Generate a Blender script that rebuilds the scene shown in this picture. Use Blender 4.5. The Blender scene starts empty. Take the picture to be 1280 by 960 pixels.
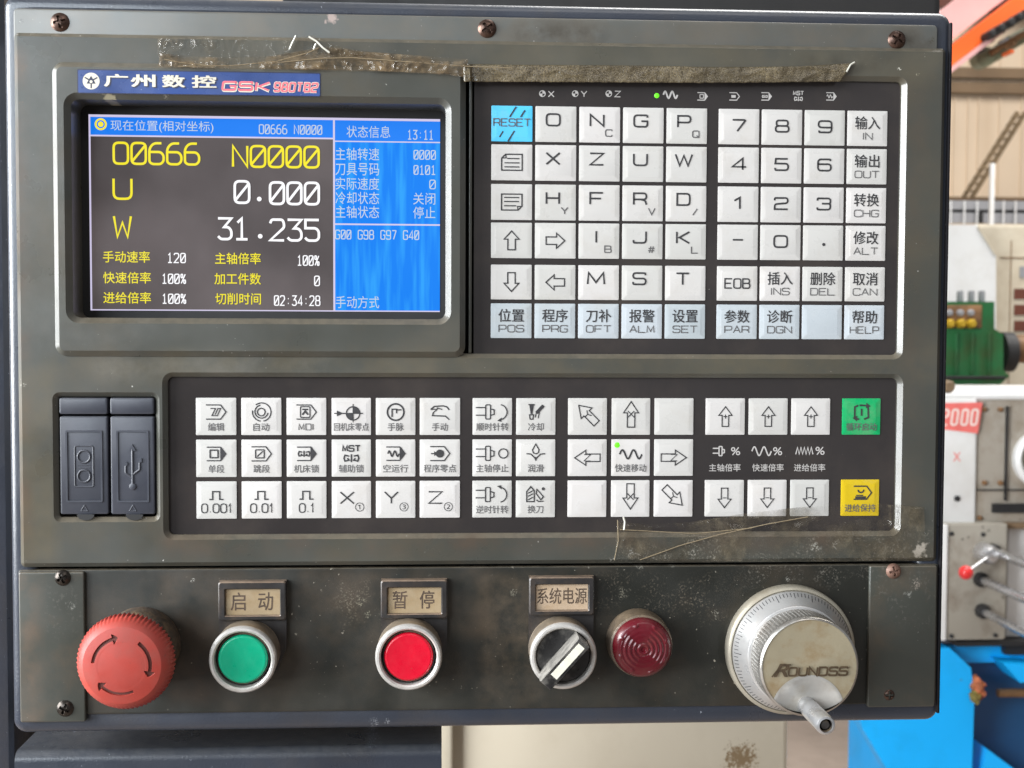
import bpy, bmesh, math, random
from math import sin, cos, pi, radians, hypot, atan2
from mathutils import Vector, Matrix, noise

random.seed(7)
S = bpy.context.scene
COL = S.collection
MM = 0.001

# ------------------------------------------------------------------ camera
FPX = 1545.0                       # focal length in photo pixels (1280 wide)
DIST = 556.2                       # mm from lens to the panel plane
YAW, PITCH, ROLL = radians(3.252), radians(2.446), radians(0.2328)
_f = Vector((sin(YAW) * cos(PITCH), cos(YAW) * cos(PITCH), -sin(PITCH)))
_r = Vector((cos(YAW), -sin(YAW), 0))
_u = _r.cross(_f)
CR = cos(ROLL) * _r + sin(ROLL) * _u
CU = -sin(ROLL) * _r + cos(ROLL) * _u
cam = bpy.data.cameras.new("camera")
cam.sensor_width = 36.0
cam.lens = FPX / 1280 * 36.0
cam.clip_start = 0.02
cam.clip_end = 100
cam.dof.use_dof = True
cam.dof.focus_distance = DIST * MM
cam.dof.aperture_fstop = 22
camo = bpy.data.objects.new("camera", cam)
COL.objects.link(camo)
m = Matrix.Identity(4)
for i, v in enumerate((CR, CU, -_f)):
    for k in range(3):
        m[k][i] = v[k]
m.translation = (0, -DIST * MM, 0)
camo.matrix_world = m
S.camera = camo


def P(px, py, h=0.0):
    """photo pixel -> (x, z) in mm on the plane h mm in front of the panel plane"""
    d = CR * ((px - 640) / FPX) - CU * ((py - 480) / FPX) + _f
    t = (DIST - h) / d.y
    return d.x * t, d.z * t


def Q(a, b, c, d, h=0.0):
    """pixel rectangle -> x0, x1, z0, z1 on plane h"""
    my, mx = (b + d) / 2, (a + c) / 2
    return P(a, my, h)[0], P(c, my, h)[0], P(mx, d, h)[1], P(mx, b, h)[1]


# ------------------------------------------------------------------ world and light
S.view_settings.view_transform = 'Standard'
S.view_settings.look = 'None'
S.view_settings.exposure = 0.0
S.view_settings.gamma = 1.0
W = bpy.data.worlds.new("World")
S.world = W
W.use_nodes = True
nt = W.node_tree
bgn = nt.nodes["Background"]
tc = nt.nodes.new("ShaderNodeTexCoord")
nz = nt.nodes.new("ShaderNodeTexNoise")
nz.inputs["Scale"].default_value = 2.2
nz.inputs["Detail"].default_value = 2.0
rp = nt.nodes.new("ShaderNodeValToRGB")
rp.color_ramp.elements[0].position = 0.36
rp.color_ramp.elements[0].color = (0.20, 0.19, 0.185, 1)
rp.color_ramp.elements[1].position = 0.66
rp.color_ramp.elements[1].color = (0.86, 0.88, 0.92, 1)
nt.links.new(tc.outputs["Generated"], nz.inputs["Vector"])
nt.links.new(nz.outputs["Fac"], rp.inputs["Fac"])
nt.links.new(rp.outputs["Color"], bgn.inputs["Color"])
bgn.inputs["Strength"].default_value = 0.50


def area(name, loc, target, sx, sy, power, col=(1, 1, 1)):
    l = bpy.data.lights.new(name, 'AREA')
    l.shape = 'RECTANGLE'
    l.size, l.size_y = sx, sy
    l.energy = power
    l.color = col
    o = bpy.data.objects.new(name, l)
    COL.objects.link(o)
    o.location = loc
    o.rotation_euler = (Vector(target) - Vector(loc)).to_track_quat('-Z', 'Y').to_euler()
    return o


area("daylight_left", (-1.9, -0.52, 0.32), (0, 0, 0.0), 1.3, 1.4, 150, (0.95, 0.98, 1.0))
area("window_behind_left", (-2.5, -3.3, 1.2), (0, 0, 0), 2.2, 2.0, 140, (0.84, 0.93, 1.0))
area("daylight_front_high", (0.5, -1.7, 1.9), (0, 0, -0.1), 1.2, 1.0, 10, (1.0, 0.97, 0.93))
area("hall_daylight", (2.4, 2.6, 5.0), (2.0, 4.5, 0.2), 4.0, 4.0, 620, (1.0, 0.98, 0.95))


# ------------------------------------------------------------------ materials
def node(t, kind, **kw):
    n = t.nodes.new(kind)
    for k, v in kw.items():
        if k in n.inputs:
            n.inputs[k].default_value = v
        else:
            setattr(n, k, v)
    return n


def mixc(t, fac, a, b):
    n = t.nodes.new("ShaderNodeMix")
    n.data_type = 'RGBA'
    for s, v in ((n.inputs[0], fac), (n.inputs[6], a), (n.inputs[7], b)):
        if hasattr(v, "is_output"):
            t.links.new(v, s)
        elif isinstance(v, tuple):
            s.default_value = (*v, 1)
        else:
            s.default_value = v
    return n.outputs[2]


def mth(t, op, a, b=None, c=None, clamp=False):
    n = t.nodes.new("ShaderNodeMath")
    n.operation = op
    n.use_clamp = clamp
    for s, v in zip(n.inputs, (a, b, c)):
        if v is None:
            continue
        if hasattr(v, "is_output"):
            t.links.new(v, s)
        else:
            s.default_value = v
    return n.outputs[0]


def rng(t, v, a, b, c=0.0, d=1.0):
    n = t.nodes.new("ShaderNodeMapRange")
    n.clamp = True
    t.links.new(v, n.inputs[0])
    for k, x in enumerate((a, b, c, d)):
        n.inputs[k + 1].default_value = x
    return n.outputs[0]


MATS = {}


def zn(a, b_, c, d, col, amt, sc, h=3.0):
    x0, x1 = P(a, (b_ + d) / 2, h)[0], P(c, (b_ + d) / 2, h)[0]
    z0, z1 = P((a + c) / 2, d, h)[1], P((a + c) / 2, b_, h)[1]
    return (x0, x1, z0, z1, col, amt, sc)


def mat(name, col, rough=0.5, metal=0.0, spec=0.5, var=0.12, vscale=25, dirt=None, dirt_amt=0.0, dscale=40,
        speck=None, speck_th=0.72, sscale=900, bump=0.0, bscale=1500, dust=None, dust_amt=0.0, spots=(), zones=(), tint=0.0, coat=0.0,
        emit=None, estr=1.0, rvar=0.1, streak=None):
    """procedural paint / plastic / metal: colour variation, grime, flecks, wear spots, dust on upward faces"""
    M = bpy.data.materials.new(name)
    M.use_nodes = True
    t = M.node_tree
    b = t.nodes["Principled BSDF"]
    tcn = t.nodes.new("ShaderNodeTexCoord")
    oc = tcn.outputs["Object"]

    def ns(scale, detail=4.0, rough_=0.55, vec=oc):
        n = node(t, "ShaderNodeTexNoise", Scale=scale, Detail=detail, Roughness=rough_)
        t.links.new(vec, n.inputs["Vector"])
        return n.outputs["Fac"]
    c = mixc(t, rng(t, ns(vscale), 0.3, 0.7), tuple(x * (1 - var) for x in col), tuple(min(1, x * (1 + var)) for x in col))
    if streak:
        mp = node(t, "ShaderNodeMapping")
        mp.inputs["Scale"].default_value = streak[1]
        t.links.new(oc, mp.inputs["Vector"])
        k = rng(t, ns(1.0, 3.0, 0.6, mp.outputs[0]), 0.5, 0.75, 0, streak[2])
        c = mixc(t, k, c, streak[0])
    if dirt:
        k = rng(t, ns(dscale, 7.0, 0.65), 0.48, 0.72, 0, dirt_amt)
        c = mixc(t, k, c, dirt)
    if dust:
        g = t.nodes.new("ShaderNodeNewGeometry")
        sx = t.nodes.new("ShaderNodeSeparateXYZ")
        t.links.new(g.outputs["Normal"], sx.inputs[0])
        k = mth(t, 'MULTIPLY', rng(t, sx.outputs["Z"], 0.15, 0.75), rng(t, ns(220, 5.0), 0.3, 0.6, dust_amt * 0.45, dust_amt))
        c = mixc(t, k, c, dust)
    if speck:
        k = rng(t, ns(sscale, 2.0, 0.5), speck_th, speck_th + 0.03)
        k2 = rng(t, ns(28, 3.0), 0.45, 0.62)
        c = mixc(t, mth(t, 'MULTIPLY', k, k2), c, speck)
    if tint:
        oi = t.nodes.new("ShaderNodeObjectInfo")
        c = mixc(t, mth(t, 'MULTIPLY', oi.outputs["Random"], tint), c, (col[0] * .80, col[1] * .83, col[2] * .80))
        n5 = rng(t, ns(45, 6.0, 0.7), 0.52, 0.72, 0, 0.24)
        c = mixc(t, n5, c, (0.36, 0.31, 0.25))
    for (xa, xb, za, zb, zc, amt, zsc) in zones:
        sp_ = t.nodes.new("ShaderNodeSeparateXYZ")
        t.links.new(oc, sp_.inputs[0])
        e = 0.0035
        k = mth(t, 'MULTIPLY', rng(t, sp_.outputs[0], xa * MM - e, xa * MM + e), rng(t, sp_.outputs[0], xb * MM - e, xb * MM + e, 1, 0))
        k = mth(t, 'MULTIPLY', k, mth(t, 'MULTIPLY', rng(t, sp_.outputs[2], za * MM - e, za * MM + e), rng(t, sp_.outputs[2], zb * MM - e, zb * MM + e, 1, 0)))
        if zsc >= 200:
            k = mth(t, 'MULTIPLY', k, rng(t, ns(70, 4.0, 0.6), 0.45, 0.62))
            k = mth(t, 'MULTIPLY', k, rng(t, ns(zsc * 3.2, 3.0, 0.6), 0.54, 0.64, 0, amt))
        else:
            k = mth(t, 'MULTIPLY', k, rng(t, ns(zsc, 8.0, 0.62), 0.38, 0.68, 0, amt))
        c = mixc(t, k, c, zc)
    for (x, z, r, sc, *solid) in spots:
        d = node(t, "ShaderNodeVectorMath", operation='DISTANCE')
        nn = node(t, "ShaderNodeTexNoise", Scale=420.0, Detail=5.0)
        t.links.new(oc, nn.inputs["Vector"])
        sp = t.nodes.new("ShaderNodeSeparateXYZ")
        t.links.new(oc, sp.inputs[0])
        cb = t.nodes.new("ShaderNodeCombineXYZ")
        t.links.new(sp.outputs[0], cb.inputs[0])
        t.links.new(sp.outputs[2], cb.inputs[2])
        t.links.new(cb.outputs[0], d.inputs[0])
        d.inputs[1].default_value = (x * MM, 0, z * MM)
        k = mth(t, 'ADD', mth(t, 'DIVIDE', d.outputs["Value"], r * MM), mth(t, 'MULTIPLY', nn.outputs["Fac"], 2.2))
        k = rng(t, k, 1.5, 1.85, 0.85, 0.0)
        if not solid:
            k = mth(t, 'MULTIPLY', k, rng(t, ns(1500, 3.0, 0.6), 0.50, 0.58))
        c = mixc(t, k, c, sc)
    t.links.new(c, b.inputs["Base Color"])
    t.links.new(rng(t, ns(vscale * 2.3, 5.0), 0.3, 0.7, max(0.03, rough - rvar), min(1, rough + rvar)), b.inputs["Roughness"])
    b.inputs["Metallic"].default_value = metal
    b.inputs["Specular IOR Level"].default_value = spec
    b.inputs["Coat Weight"].default_value = coat
    b.inputs["Coat Roughness"].default_value = 0.15
    if emit:
        b.inputs["Emission Color"].default_value = (*emit, 1)
        b.inputs["Emission Strength"].default_value = estr
    if bump:
        bn = node(t, "ShaderNodeBump", Strength=bump, Distance=0.0004)
        t.links.new(ns(bscale, 3.0), bn.inputs["Height"])
        t.links.new(bn.outputs[0], b.inputs["Normal"])
    MATS[name] = M
    return M


OIL = (0.10, 0.075, 0.045)
DUSTC = (0.17, 0.14, 0.10)
FLECK = (0.42, 0.41, 0.38)


def wp(px, py, h=0):
    return P(px, py, h)


def sp(px, py, r, c, h=3, solid=False):
    x, z = P(px, py, h)
    return (x, z, r, c, 1) if solid else (x, z, r, c)


mat("panel_paint", (0.052, 0.053, 0.045), coat=0.35, rough=0.38, var=0.18, vscale=11, dirt=(0.085, 0.066, 0.040), dirt_amt=0.55, dscale=16,
    speck=FLECK, speck_th=0.735, sscale=700, bump=0.10, bscale=2600, dust=DUSTC, dust_amt=0.6, rvar=0.16,
    zones=[zn(20, 60, 33, 700, (0.10, 0.060, 0.035), 0.95, 45), zn(190, 50, 1180, 96, (0.105, 0.09, 0.06), 0.5, 22), zn(60, 440, 1180, 474, (0.105, 0.085, 0.05), 0.5, 40), zn(760, 664, 1180, 706, (0.26, 0.24, 0.20), 0.75, 380),
           zn(1128, 105, 1152, 700, (0.085, 0.058, 0.038), 0.4, 35), zn(200, 664, 1120, 690, (0.085, 0.050, 0.030), 0.5, 50), zn(20, 445, 70, 706, (0.105, 0.085, 0.05), 0.6, 30), zn(1000, 74, 1120, 84, (0.026, 0.021, 0.014), 0.8, 120),
           zn(20, 60, 200, 440, (0.11, 0.11, 0.10), 0.35, 55), zn(120, 445, 420, 475, (0.13, 0.12, 0.10), 0.5, 90)],
    spots=[sp(1151, 688, 4.6, (0.36, 0.32, 0.27), 3, True), sp(640, 268, 0.9, (0.4, 0.35, 0.3)), sp(513, 87, 1.2, (0.62, 0.58, 0.5), 6, True),
           sp(1124, 86, 2.0, (0.6, 0.58, 0.5)), sp(1146, 92, 1.4, (0.42, 0.38, 0.28)), sp(790, 690, 2.2, FLECK), sp(1020, 683, 3.4, (0.3, 0.29, 0.25)),
           sp(1045, 680, 3.0, (0.33, 0.31, 0.27)), sp(865, 692, 2.6, (0.3, 0.28, 0.24)), sp(765, 700, 1.8, FLECK), sp(134, 122, 3.4, (0.42, 0.38, 0.26), 6, True),
           sp(209, 121, 1.8, (0.32, 0.30, 0.25)), sp(28, 85, 2.5, (0.10, 0.07, 0.045)), sp(27, 130, 2.2, (0.10, 0.07, 0.045)), sp(30, 480, 2.4, (0.28, 0.26, 0.22))])
mat("flange_paint", (0.085, 0.090, 0.085), coat=0.35, rough=0.42, var=0.12, vscale=18, dirt=(0.10, 0.08, 0.055), dirt_amt=0.6, dscale=20, speck=FLECK, speck_th=0.74,
    sscale=700, bump=0.08, bscale=2600, dust=DUSTC, dust_amt=0.6,
    zones=[zn(17, 10, 1172, 52, (0.13, 0.11, 0.085), 0.5, 45), zn(640, 28, 760, 52, (0.026, 0.021, 0.014), 0.8, 90), zn(1120, 40, 1172, 60, (0.026, 0.021, 0.014), 0.7, 80)],
    spots=[sp(414, 22, 3.6, (0.36, 0.28, 0.25), 1, True), sp(28, 27, 2.2, (0.05, 0.05, 0.045), 1), sp(1165, 50, 2.0, (0.05, 0.045, 0.03), 1)])
mat("lower_plate_paint", (0.0145, 0.015, 0.012), rough=0.42, var=0.14, vscale=20, dirt=(0.055, 0.040, 0.026), dirt_amt=0.7, dscale=22, speck=(0.34, 0.31, 0.25),
    speck_th=0.715, sscale=620, bump=0.12, bscale=2300, dust=DUSTC, dust_amt=0.5,
    zones=[zn(200, 712, 620, 800, (0.07, 0.05, 0.033), 0.6, 35), zn(420, 730, 480, 790, (0.17, 0.15, 0.11), 0.7, 420), zn(600, 720, 680, 880, (0.08, 0.06, 0.04), 0.6, 120), zn(740, 720, 920, 780, (0.12, 0.10, 0.075), 0.7, 300),
           zn(930, 700, 1090, 735, (0.16, 0.145, 0.12), 0.6, 350), zn(210, 760, 275, 880, (0.045, 0.03, 0.02), 0.8, 40), zn(340, 840, 900, 890, (0.05, 0.047, 0.038), 0.6, 25)],
    spots=[sp(452, 752, 2.6, (0.20, 0.18, 0.13)), sp(459, 770, 2.4, (0.16, 0.15, 0.11)), sp(642, 742, 2.4, (0.14, 0.13, 0.10)), sp(780, 742, 4.0, (0.14, 0.13, 0.10)),
           sp(800, 708, 3.0, (0.20, 0.19, 0.16)), sp(840, 707, 2.6, (0.2, 0.19, 0.16)), sp(240, 726, 1.2, (0.3, 0.29, 0.26)), sp(895, 768, 2.4, (0.2, 0.19, 0.16)),
           sp(986, 725, 1.8, (0.30, 0.29, 0.26)), sp(1030, 716, 1.8, (0.22, 0.2, 0.17))])
mat("strip_paint", (0.045, 0.047, 0.039), coat=0.35, rough=0.40, var=0.14, vscale=20, dirt=(0.10, 0.07, 0.045), dirt_amt=0.6, dscale=26, speck=FLECK, speck_th=0.74,
    sscale=700, bump=0.1, bscale=2300, dust=DUSTC, dust_amt=0.5,
    zones=[zn(22, 706, 50, 905, (0.11, 0.075, 0.05), 0.8, 50), zn(60, 706, 108, 800, (0.12, 0.115, 0.10), 0.5, 200), zn(1086, 706, 1172, 780, (0.13, 0.12, 0.105), 0.5, 200)],
    spots=[sp(89, 757, 3.2, (0.20, 0.20, 0.18)), sp(1145, 730, 3.6, (0.22, 0.19, 0.16)), sp(1136, 741, 2.6, (0.2, 0.2, 0.18))])
mat("enclosure_paint", (0.028, 0.033, 0.046), coat=0.35, rough=0.34, var=0.12, vscale=16, dirt=(0.06, 0.05, 0.04), dirt_amt=0.35, dscale=24, speck=(0.3, 0.32, 0.36), speck_th=0.72,
    sscale=500, bump=0.35, bscale=900, dust=(0.13, 0.13, 0.13), dust_amt=0.4,
    spots=[sp(468, 905, 3.5, (0.22, 0.23, 0.25), 0), sp(485, 902, 2.0, (0.22, 0.23, 0.25), 0), sp(470, 948, 5.0, (0.22, 0.24, 0.27), 5), sp(457, 955, 4.0, (0.2, 0.22, 0.25), 5)])
mat("hammered_blue", (0.07, 0.12, 0.21), rough=0.3, bump=0.8, bscale=500, var=0.25, vscale=200)
mat("dark_gap", (0.012, 0.012, 0.013), rough=0.7)
mat("membrane", (0.029, 0.025, 0.0245), rough=0.20, var=0.10, vscale=18, dirt=(0.07, 0.055, 0.045), dirt_amt=0.35, dscale=20, speck=(0.35, 0.33, 0.3), speck_th=0.80,
    sscale=600, rvar=0.07, bump=0.03, bscale=700, spots=[sp(893, 270, 0.5, (0.5, 0.48, 0.45), 0)])
KEYW = dict(rough=0.30, var=0.05, vscale=60, dirt=(0.36, 0.31, 0.25), dirt_amt=0.16, dscale=60, speck=(0.16, 0.13, 0.1), speck_th=0.80, sscale=800, rvar=0.06, tint=0.65)
mat("key_white", (0.565, 0.54, 0.525), **KEYW)
mat("key_pale_blue", (0.46, 0.495, 0.53), **KEYW)
mat("key_blue", (0.08, 0.50, 0.80), **KEYW)
mat("key_green", (0.003, 0.35, 0.11), **KEYW)
mat("key_yellow", (0.62, 0.43, 0.010), **KEYW)
mat("ink_dark", (0.035, 0.034, 0.036), rough=0.45, var=0.2, vscale=300)
mat("ink_grey", (0.10, 0.096, 0.096), rough=0.45, var=0.25, vscale=300)
mat("ink_white", (0.42, 0.40, 0.385), rough=0.5)
mat("led_green", (0.10, 0.5, 0.02), rough=0.3, emit=(0.13, 0.75, 0.01), estr=0.7)
mat("lcd_black", (0.055, 0.047, 0.047), rough=0.13, spec=0.6, var=0.22, vscale=22, emit=(0.60, 0.50, 0.51), estr=0.085, rvar=0.05)
mat("lcd_blue", (0.005, 0.02, 0.06), rough=0.13, spec=0.5, emit=(0.0, 0.25, 0.95), estr=0.9, rvar=0.05)
_t = MATS["lcd_black"].node_tree
_nz = node(_t, "ShaderNodeTexNoise", Scale=13.0, Detail=3.0)
_t.links.new(node(_t, "ShaderNodeTexCoord").outputs["Object"], _nz.inputs["Vector"])
_t.links.new(rng(_t, _nz.outputs["Fac"], 0.34, 0.66, 0.04, 0.165), _t.nodes["Principled BSDF"].inputs["Emission Strength"])  # patchy glow: backlight leak, with reflected haze painted into the emission
_t = MATS["lcd_blue"].node_tree
_mp = node(_t, "ShaderNodeMapping")
_mp.inputs["Scale"].default_value = (300, 1, 26)
_t.links.new(node(_t, "ShaderNodeTexCoord").outputs["Object"], _mp.inputs["Vector"])
_nz = node(_t, "ShaderNodeTexNoise", Scale=1.0, Detail=2.0)
_t.links.new(_mp.outputs[0], _nz.inputs["Vector"])
_t.links.new(mixc(_t, rng(_t, _nz.outputs["Fac"], 0.45, 0.7), (0.0, 0.225, 0.94), (0.025, 0.38, 1.0)), _t.nodes["Principled BSDF"].inputs["Emission Color"])
mat("lcd_title", (0.01, 0.03, 0.08), rough=0.13, spec=0.6, emit=(0.004, 0.20, 0.88), estr=0.95, rvar=0.05)
mat("lcd_white", (0.05, 0.05, 0.05), rough=0.2, emit=(0.95, 0.95, 0.98), estr=1.05)
mat("lcd_dim", (0.05, 0.05, 0.05), rough=0.2, emit=(0.55, 0.66, 0.80), estr=0.9)
mat("lcd_yellow", (0.05, 0.05, 0.01), rough=0.2, emit=(0.95, 0.82, 0.02), estr=0.95)
mat("lcd_border", (0.05, 0.05, 0.05), rough=0.2, emit=(0.72, 0.66, 0.90), estr=0.85)
mat("badge_blue", (0.035, 0.065, 0.20), rough=0.25, var=0.25, vscale=30, speck=(0.4, 0.42, 0.5), speck_th=0.74, sscale=900)
mat("badge_white", (0.58, 0.54, 0.45), rough=0.35)
mat("badge_red", (0.66, 0.14, 0.17), rough=0.35)
mat("badge_dark", (0.02, 0.022, 0.05), rough=0.4)
mat("rubber", (0.040, 0.043, 0.056), rough=0.42, var=0.10, vscale=40, dust=(0.12, 0.12, 0.13), dust_amt=0.4, bump=0.06, bscale=2500)
mat("screw_rust", (0.085, 0.05, 0.038), rough=0.34, metal=0.75, var=0.35, vscale=350, dirt=(0.03, 0.018, 0.012), dirt_amt=0.6, dscale=500)
mat("screw_dark", (0.05, 0.042, 0.036), rough=0.32, metal=0.8, var=0.3, vscale=350, dirt=(0.02, 0.016, 0.012), dirt_amt=0.6, dscale=500)
mat("screw_copper", (0.17, 0.095, 0.07), rough=0.55, metal=0.3, var=0.35, vscale=350, dirt=(0.10, 0.05, 0.03), dirt_amt=0.6, dscale=500)
mat("estop_red", (0.34, 0.038, 0.026), rough=0.52, var=0.12, vscale=60, dirt=(0.24, 0.055, 0.04), dirt_amt=0.6, dscale=70, bump=0.10, bscale=1800, speck=(0.10, 0.05, 0.035), speck_th=0.70, sscale=420)
mat("estop_groove", (0.10, 0.024, 0.018), rough=0.8, var=0.25, vscale=200)
mat("grimy_metal", (0.13, 0.10, 0.075), rough=0.5, metal=0.3, var=0.4, vscale=90, dirt=(0.035, 0.02, 0.012), dirt_amt=0.9, dscale=150, dust=(0.20, 0.145, 0.09), dust_amt=0.7, bump=0.5, bscale=900)
mat("estop_collar", (0.05, 0.035, 0.024), rough=0.65, var=0.5, vscale=200, dirt=(0.16, 0.10, 0.05), dirt_amt=0.7, dscale=260, bump=0.6, bscale=900)
mat("collar_dark", (0.03, 0.025, 0.022), rough=0.7, dust=(0.14, 0.10, 0.06), dust_amt=0.9, bump=0.4, bscale=800)
mat("ring_chrome", (0.60, 0.575, 0.545), rough=0.38, metal=0.55, var=0.08, vscale=120, dirt=(0.30, 0.22, 0.15), dirt_amt=0.35, dscale=160)
mat("ring_side", (0.40, 0.33, 0.26), rough=0.42, metal=0.6, var=0.2, vscale=90, dirt=(0.10, 0.055, 0.03), dirt_amt=0.9, dscale=90, dust=(0.32, 0.25, 0.17), dust_amt=0.7)
mat("button_green", (0.0, 0.33, 0.175), rough=0.36, var=0.06, vscale=120, speck=(0.2, 0.3, 0.2), speck_th=0.78, bump=0.05, bscale=900)
mat("button_red", (0.56, 0.004, 0.022), rough=0.33, var=0.06, vscale=120, speck=(0.5, 0.1, 0.08), speck_th=0.76, bump=0.05, bscale=900)
mat("black_plastic", (0.022, 0.020, 0.020), rough=0.38, var=0.2, vscale=60, dirt=(0.06, 0.042, 0.03), dirt_amt=0.7, dscale=120, dust=(0.24, 0.17, 0.12), dust_amt=0.9)
mat("knob_dusty", (0.020, 0.019, 0.019), rough=0.30, var=0.3, vscale=60, dirt=(0.30, 0.28, 0.25), dirt_amt=0.45, dscale=110, dust=(0.30, 0.28, 0.25), dust_amt=0.8)
mat("inlay_white", (0.68, 0.66, 0.56), rough=0.4, var=0.12, vscale=200)
mat("paper_tan", (0.34, 0.255, 0.155), rough=0.45, var=0.12, vscale=60, dirt=(0.26, 0.17, 0.075), dirt_amt=0.7, dscale=110, coat=0.3)
mat("paper_pink", (0.44, 0.33, 0.23), rough=0.45, var=0.12, vscale=60, dirt=(0.33, 0.22, 0.12), dirt_amt=0.7, dscale=110, coat=0.3)
mat("label_ink", (0.07, 0.045, 0.03), rough=0.6, var=0.3, vscale=200)
mat("lens_red", (0.095, 0.002, 0.008), rough=0.30, spec=0.5, var=0.25, vscale=60, dirt=(0.10, 0.03, 0.025), dirt_amt=0.6, dscale=110, coat=0.15)
mat("wheel_base", (0.34, 0.31, 0.25), rough=0.42, metal=0.35, var=0.12, vscale=40, dirt=(0.20, 0.15, 0.09), dirt_amt=0.6, dscale=60)
mat("wheel_dial", (0.50, 0.49, 0.48), rough=0.33, metal=0.55, var=0.08, vscale=40, dirt=(0.42, 0.30, 0.22), dirt_amt=0.5, dscale=45)
mat("wheel_drum", (0.42, 0.40, 0.37), rough=0.33, metal=0.85, var=0.15, vscale=60, dirt=(0.13, 0.09, 0.06), dirt_amt=0.6, dscale=90)
mat("wheel_face", (0.27, 0.23, 0.155), rough=0.52, metal=0.1, var=0.10, vscale=50, dirt=(0.19, 0.12, 0.05), dirt_amt=0.75, dscale=95, speck=(0.12, 0.07, 0.03), speck_th=0.74, sscale=450, bump=0.08, bscale=900)
mat("wheel_letter", (0.075, 0.05, 0.028), rough=0.5, metal=0.3, var=0.3, vscale=300)
mat("aluminium", (0.62, 0.62, 0.63), rough=0.30, metal=0.85, var=0.08, vscale=60, dirt=(0.36, 0.33, 0.28), dirt_amt=0.4, dscale=80)
mat("tape_fold", (0.20, 0.155, 0.095), rough=0.35)
mat("bay_grey", (0.40, 0.385, 0.36), rough=0.42, metal=0.35, var=0.12, vscale=60, dirt=(0.24, 0.19, 0.12), dirt_amt=0.5, dscale=90)
mat("swarf_bright", (0.7, 0.68, 0.6), rough=0.35, metal=0.5)
# far machines and hall
mat("cream_paint", (0.56, 0.50, 0.39), rough=0.4, var=0.05, vscale=4, dirt=(0.26, 0.17, 0.08), dirt_amt=0.25, dscale=9)
mat("white_paint", (0.74, 0.74, 0.73), rough=0.4, var=0.05, vscale=3, dirt=(0.5, 0.46, 0.4), dirt_amt=0.35, dscale=8)
mat("beige_paint", (0.36, 0.325, 0.275), rough=0.45, var=0.10, vscale=5, dirt=(0.20, 0.15, 0.10), dirt_amt=0.7, dscale=14, speck=(0.07, 0.05, 0.04), speck_th=0.68, sscale=60)
mat("gearbox_paint", (0.31, 0.285, 0.24), rough=0.45, var=0.08, vscale=5, dirt=(0.14, 0.10, 0.07), dirt_amt=0.7, dscale=16, speck=(0.05, 0.04, 0.03), speck_th=0.68, sscale=70)
mat("blue_paint", (0.0, 0.42, 0.95), rough=0.45, var=0.05, vscale=4, dirt=(0.0, 0.28, 0.62), dirt_amt=0.4, dscale=9, speck=(0.10, 0.06, 0.03), speck_th=0.70, sscale=45)
mat("deep_blue_paint", (0.006, 0.065, 0.17), rough=0.4, var=0.15, vscale=6)
mat("green_paint", (0.018, 0.125, 0.038), rough=0.4, var=0.25, vscale=6, dirt=(0.05, 0.045, 0.012), dirt_amt=0.75, dscale=10)
mat("yellow_knob", (0.42, 0.27, 0.02), rough=0.4)
mat("steel", (0.55, 0.55, 0.56), rough=0.25, metal=0.9)
mat("rust_steel", (0.20, 0.105, 0.045), rough=0.6, metal=0.2, var=0.4, vscale=20)
mat("edge_shade_black", (0.010, 0.009, 0.011), rough=0.75, speck=(0.2, 0.2, 0.2), speck_th=0.7, sscale=900, spec=0.25)  # near black: shade of the frame's right side put into the colour
mat("black_rubber", (0.015, 0.014, 0.014), rough=0.6)
mat("red_knob", (0.70, 0.03, 0.03), rough=0.3)
mat("orange_paint", (0.80, 0.13, 0.02), rough=0.4, var=0.1, vscale=3)
mat("overlit_pink", (0.74, 0.40, 0.38), rough=0.45, var=0.12, vscale=4)  # strong light on the orange girder, put into the colour
mat("wall_cladding", (0.60, 0.475, 0.345), rough=0.7, var=0.08, vscale=1.2, streak=((0.42, 0.28, 0.16), (5, 5, 0.18), 0.4))
mat("wall_rail_brown", (0.17, 0.11, 0.06), rough=0.7, var=0.2, vscale=3)
mat("stair_brown", (0.12, 0.08, 0.04), rough=0.7, var=0.3, vscale=3)
mat("dark_brown", (0.10, 0.028, 0.015), rough=0.7, var=0.4, vscale=3)
mat("grey_paint", (0.27, 0.27, 0.28), rough=0.5, var=0.15, vscale=3)
mat("olive_cable", (0.23, 0.24, 0.15), rough=0.6, var=0.3, vscale=8)
mat("sticker_red", (0.80, 0.17, 0.15), rough=0.5)
mat("sticker_text", (0.85, 0.72, 0.66), rough=0.5)
mat("concrete_floor", (0.24, 0.19, 0.155), rough=0.7, var=0.15, vscale=3, dirt=(0.12, 0.09, 0.07), dirt_amt=0.5, dscale=5)
mat("window_light", (0.8, 0.8, 0.8), rough=0.5, emit=(1, 0.97, 0.9), estr=1.4)


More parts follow.
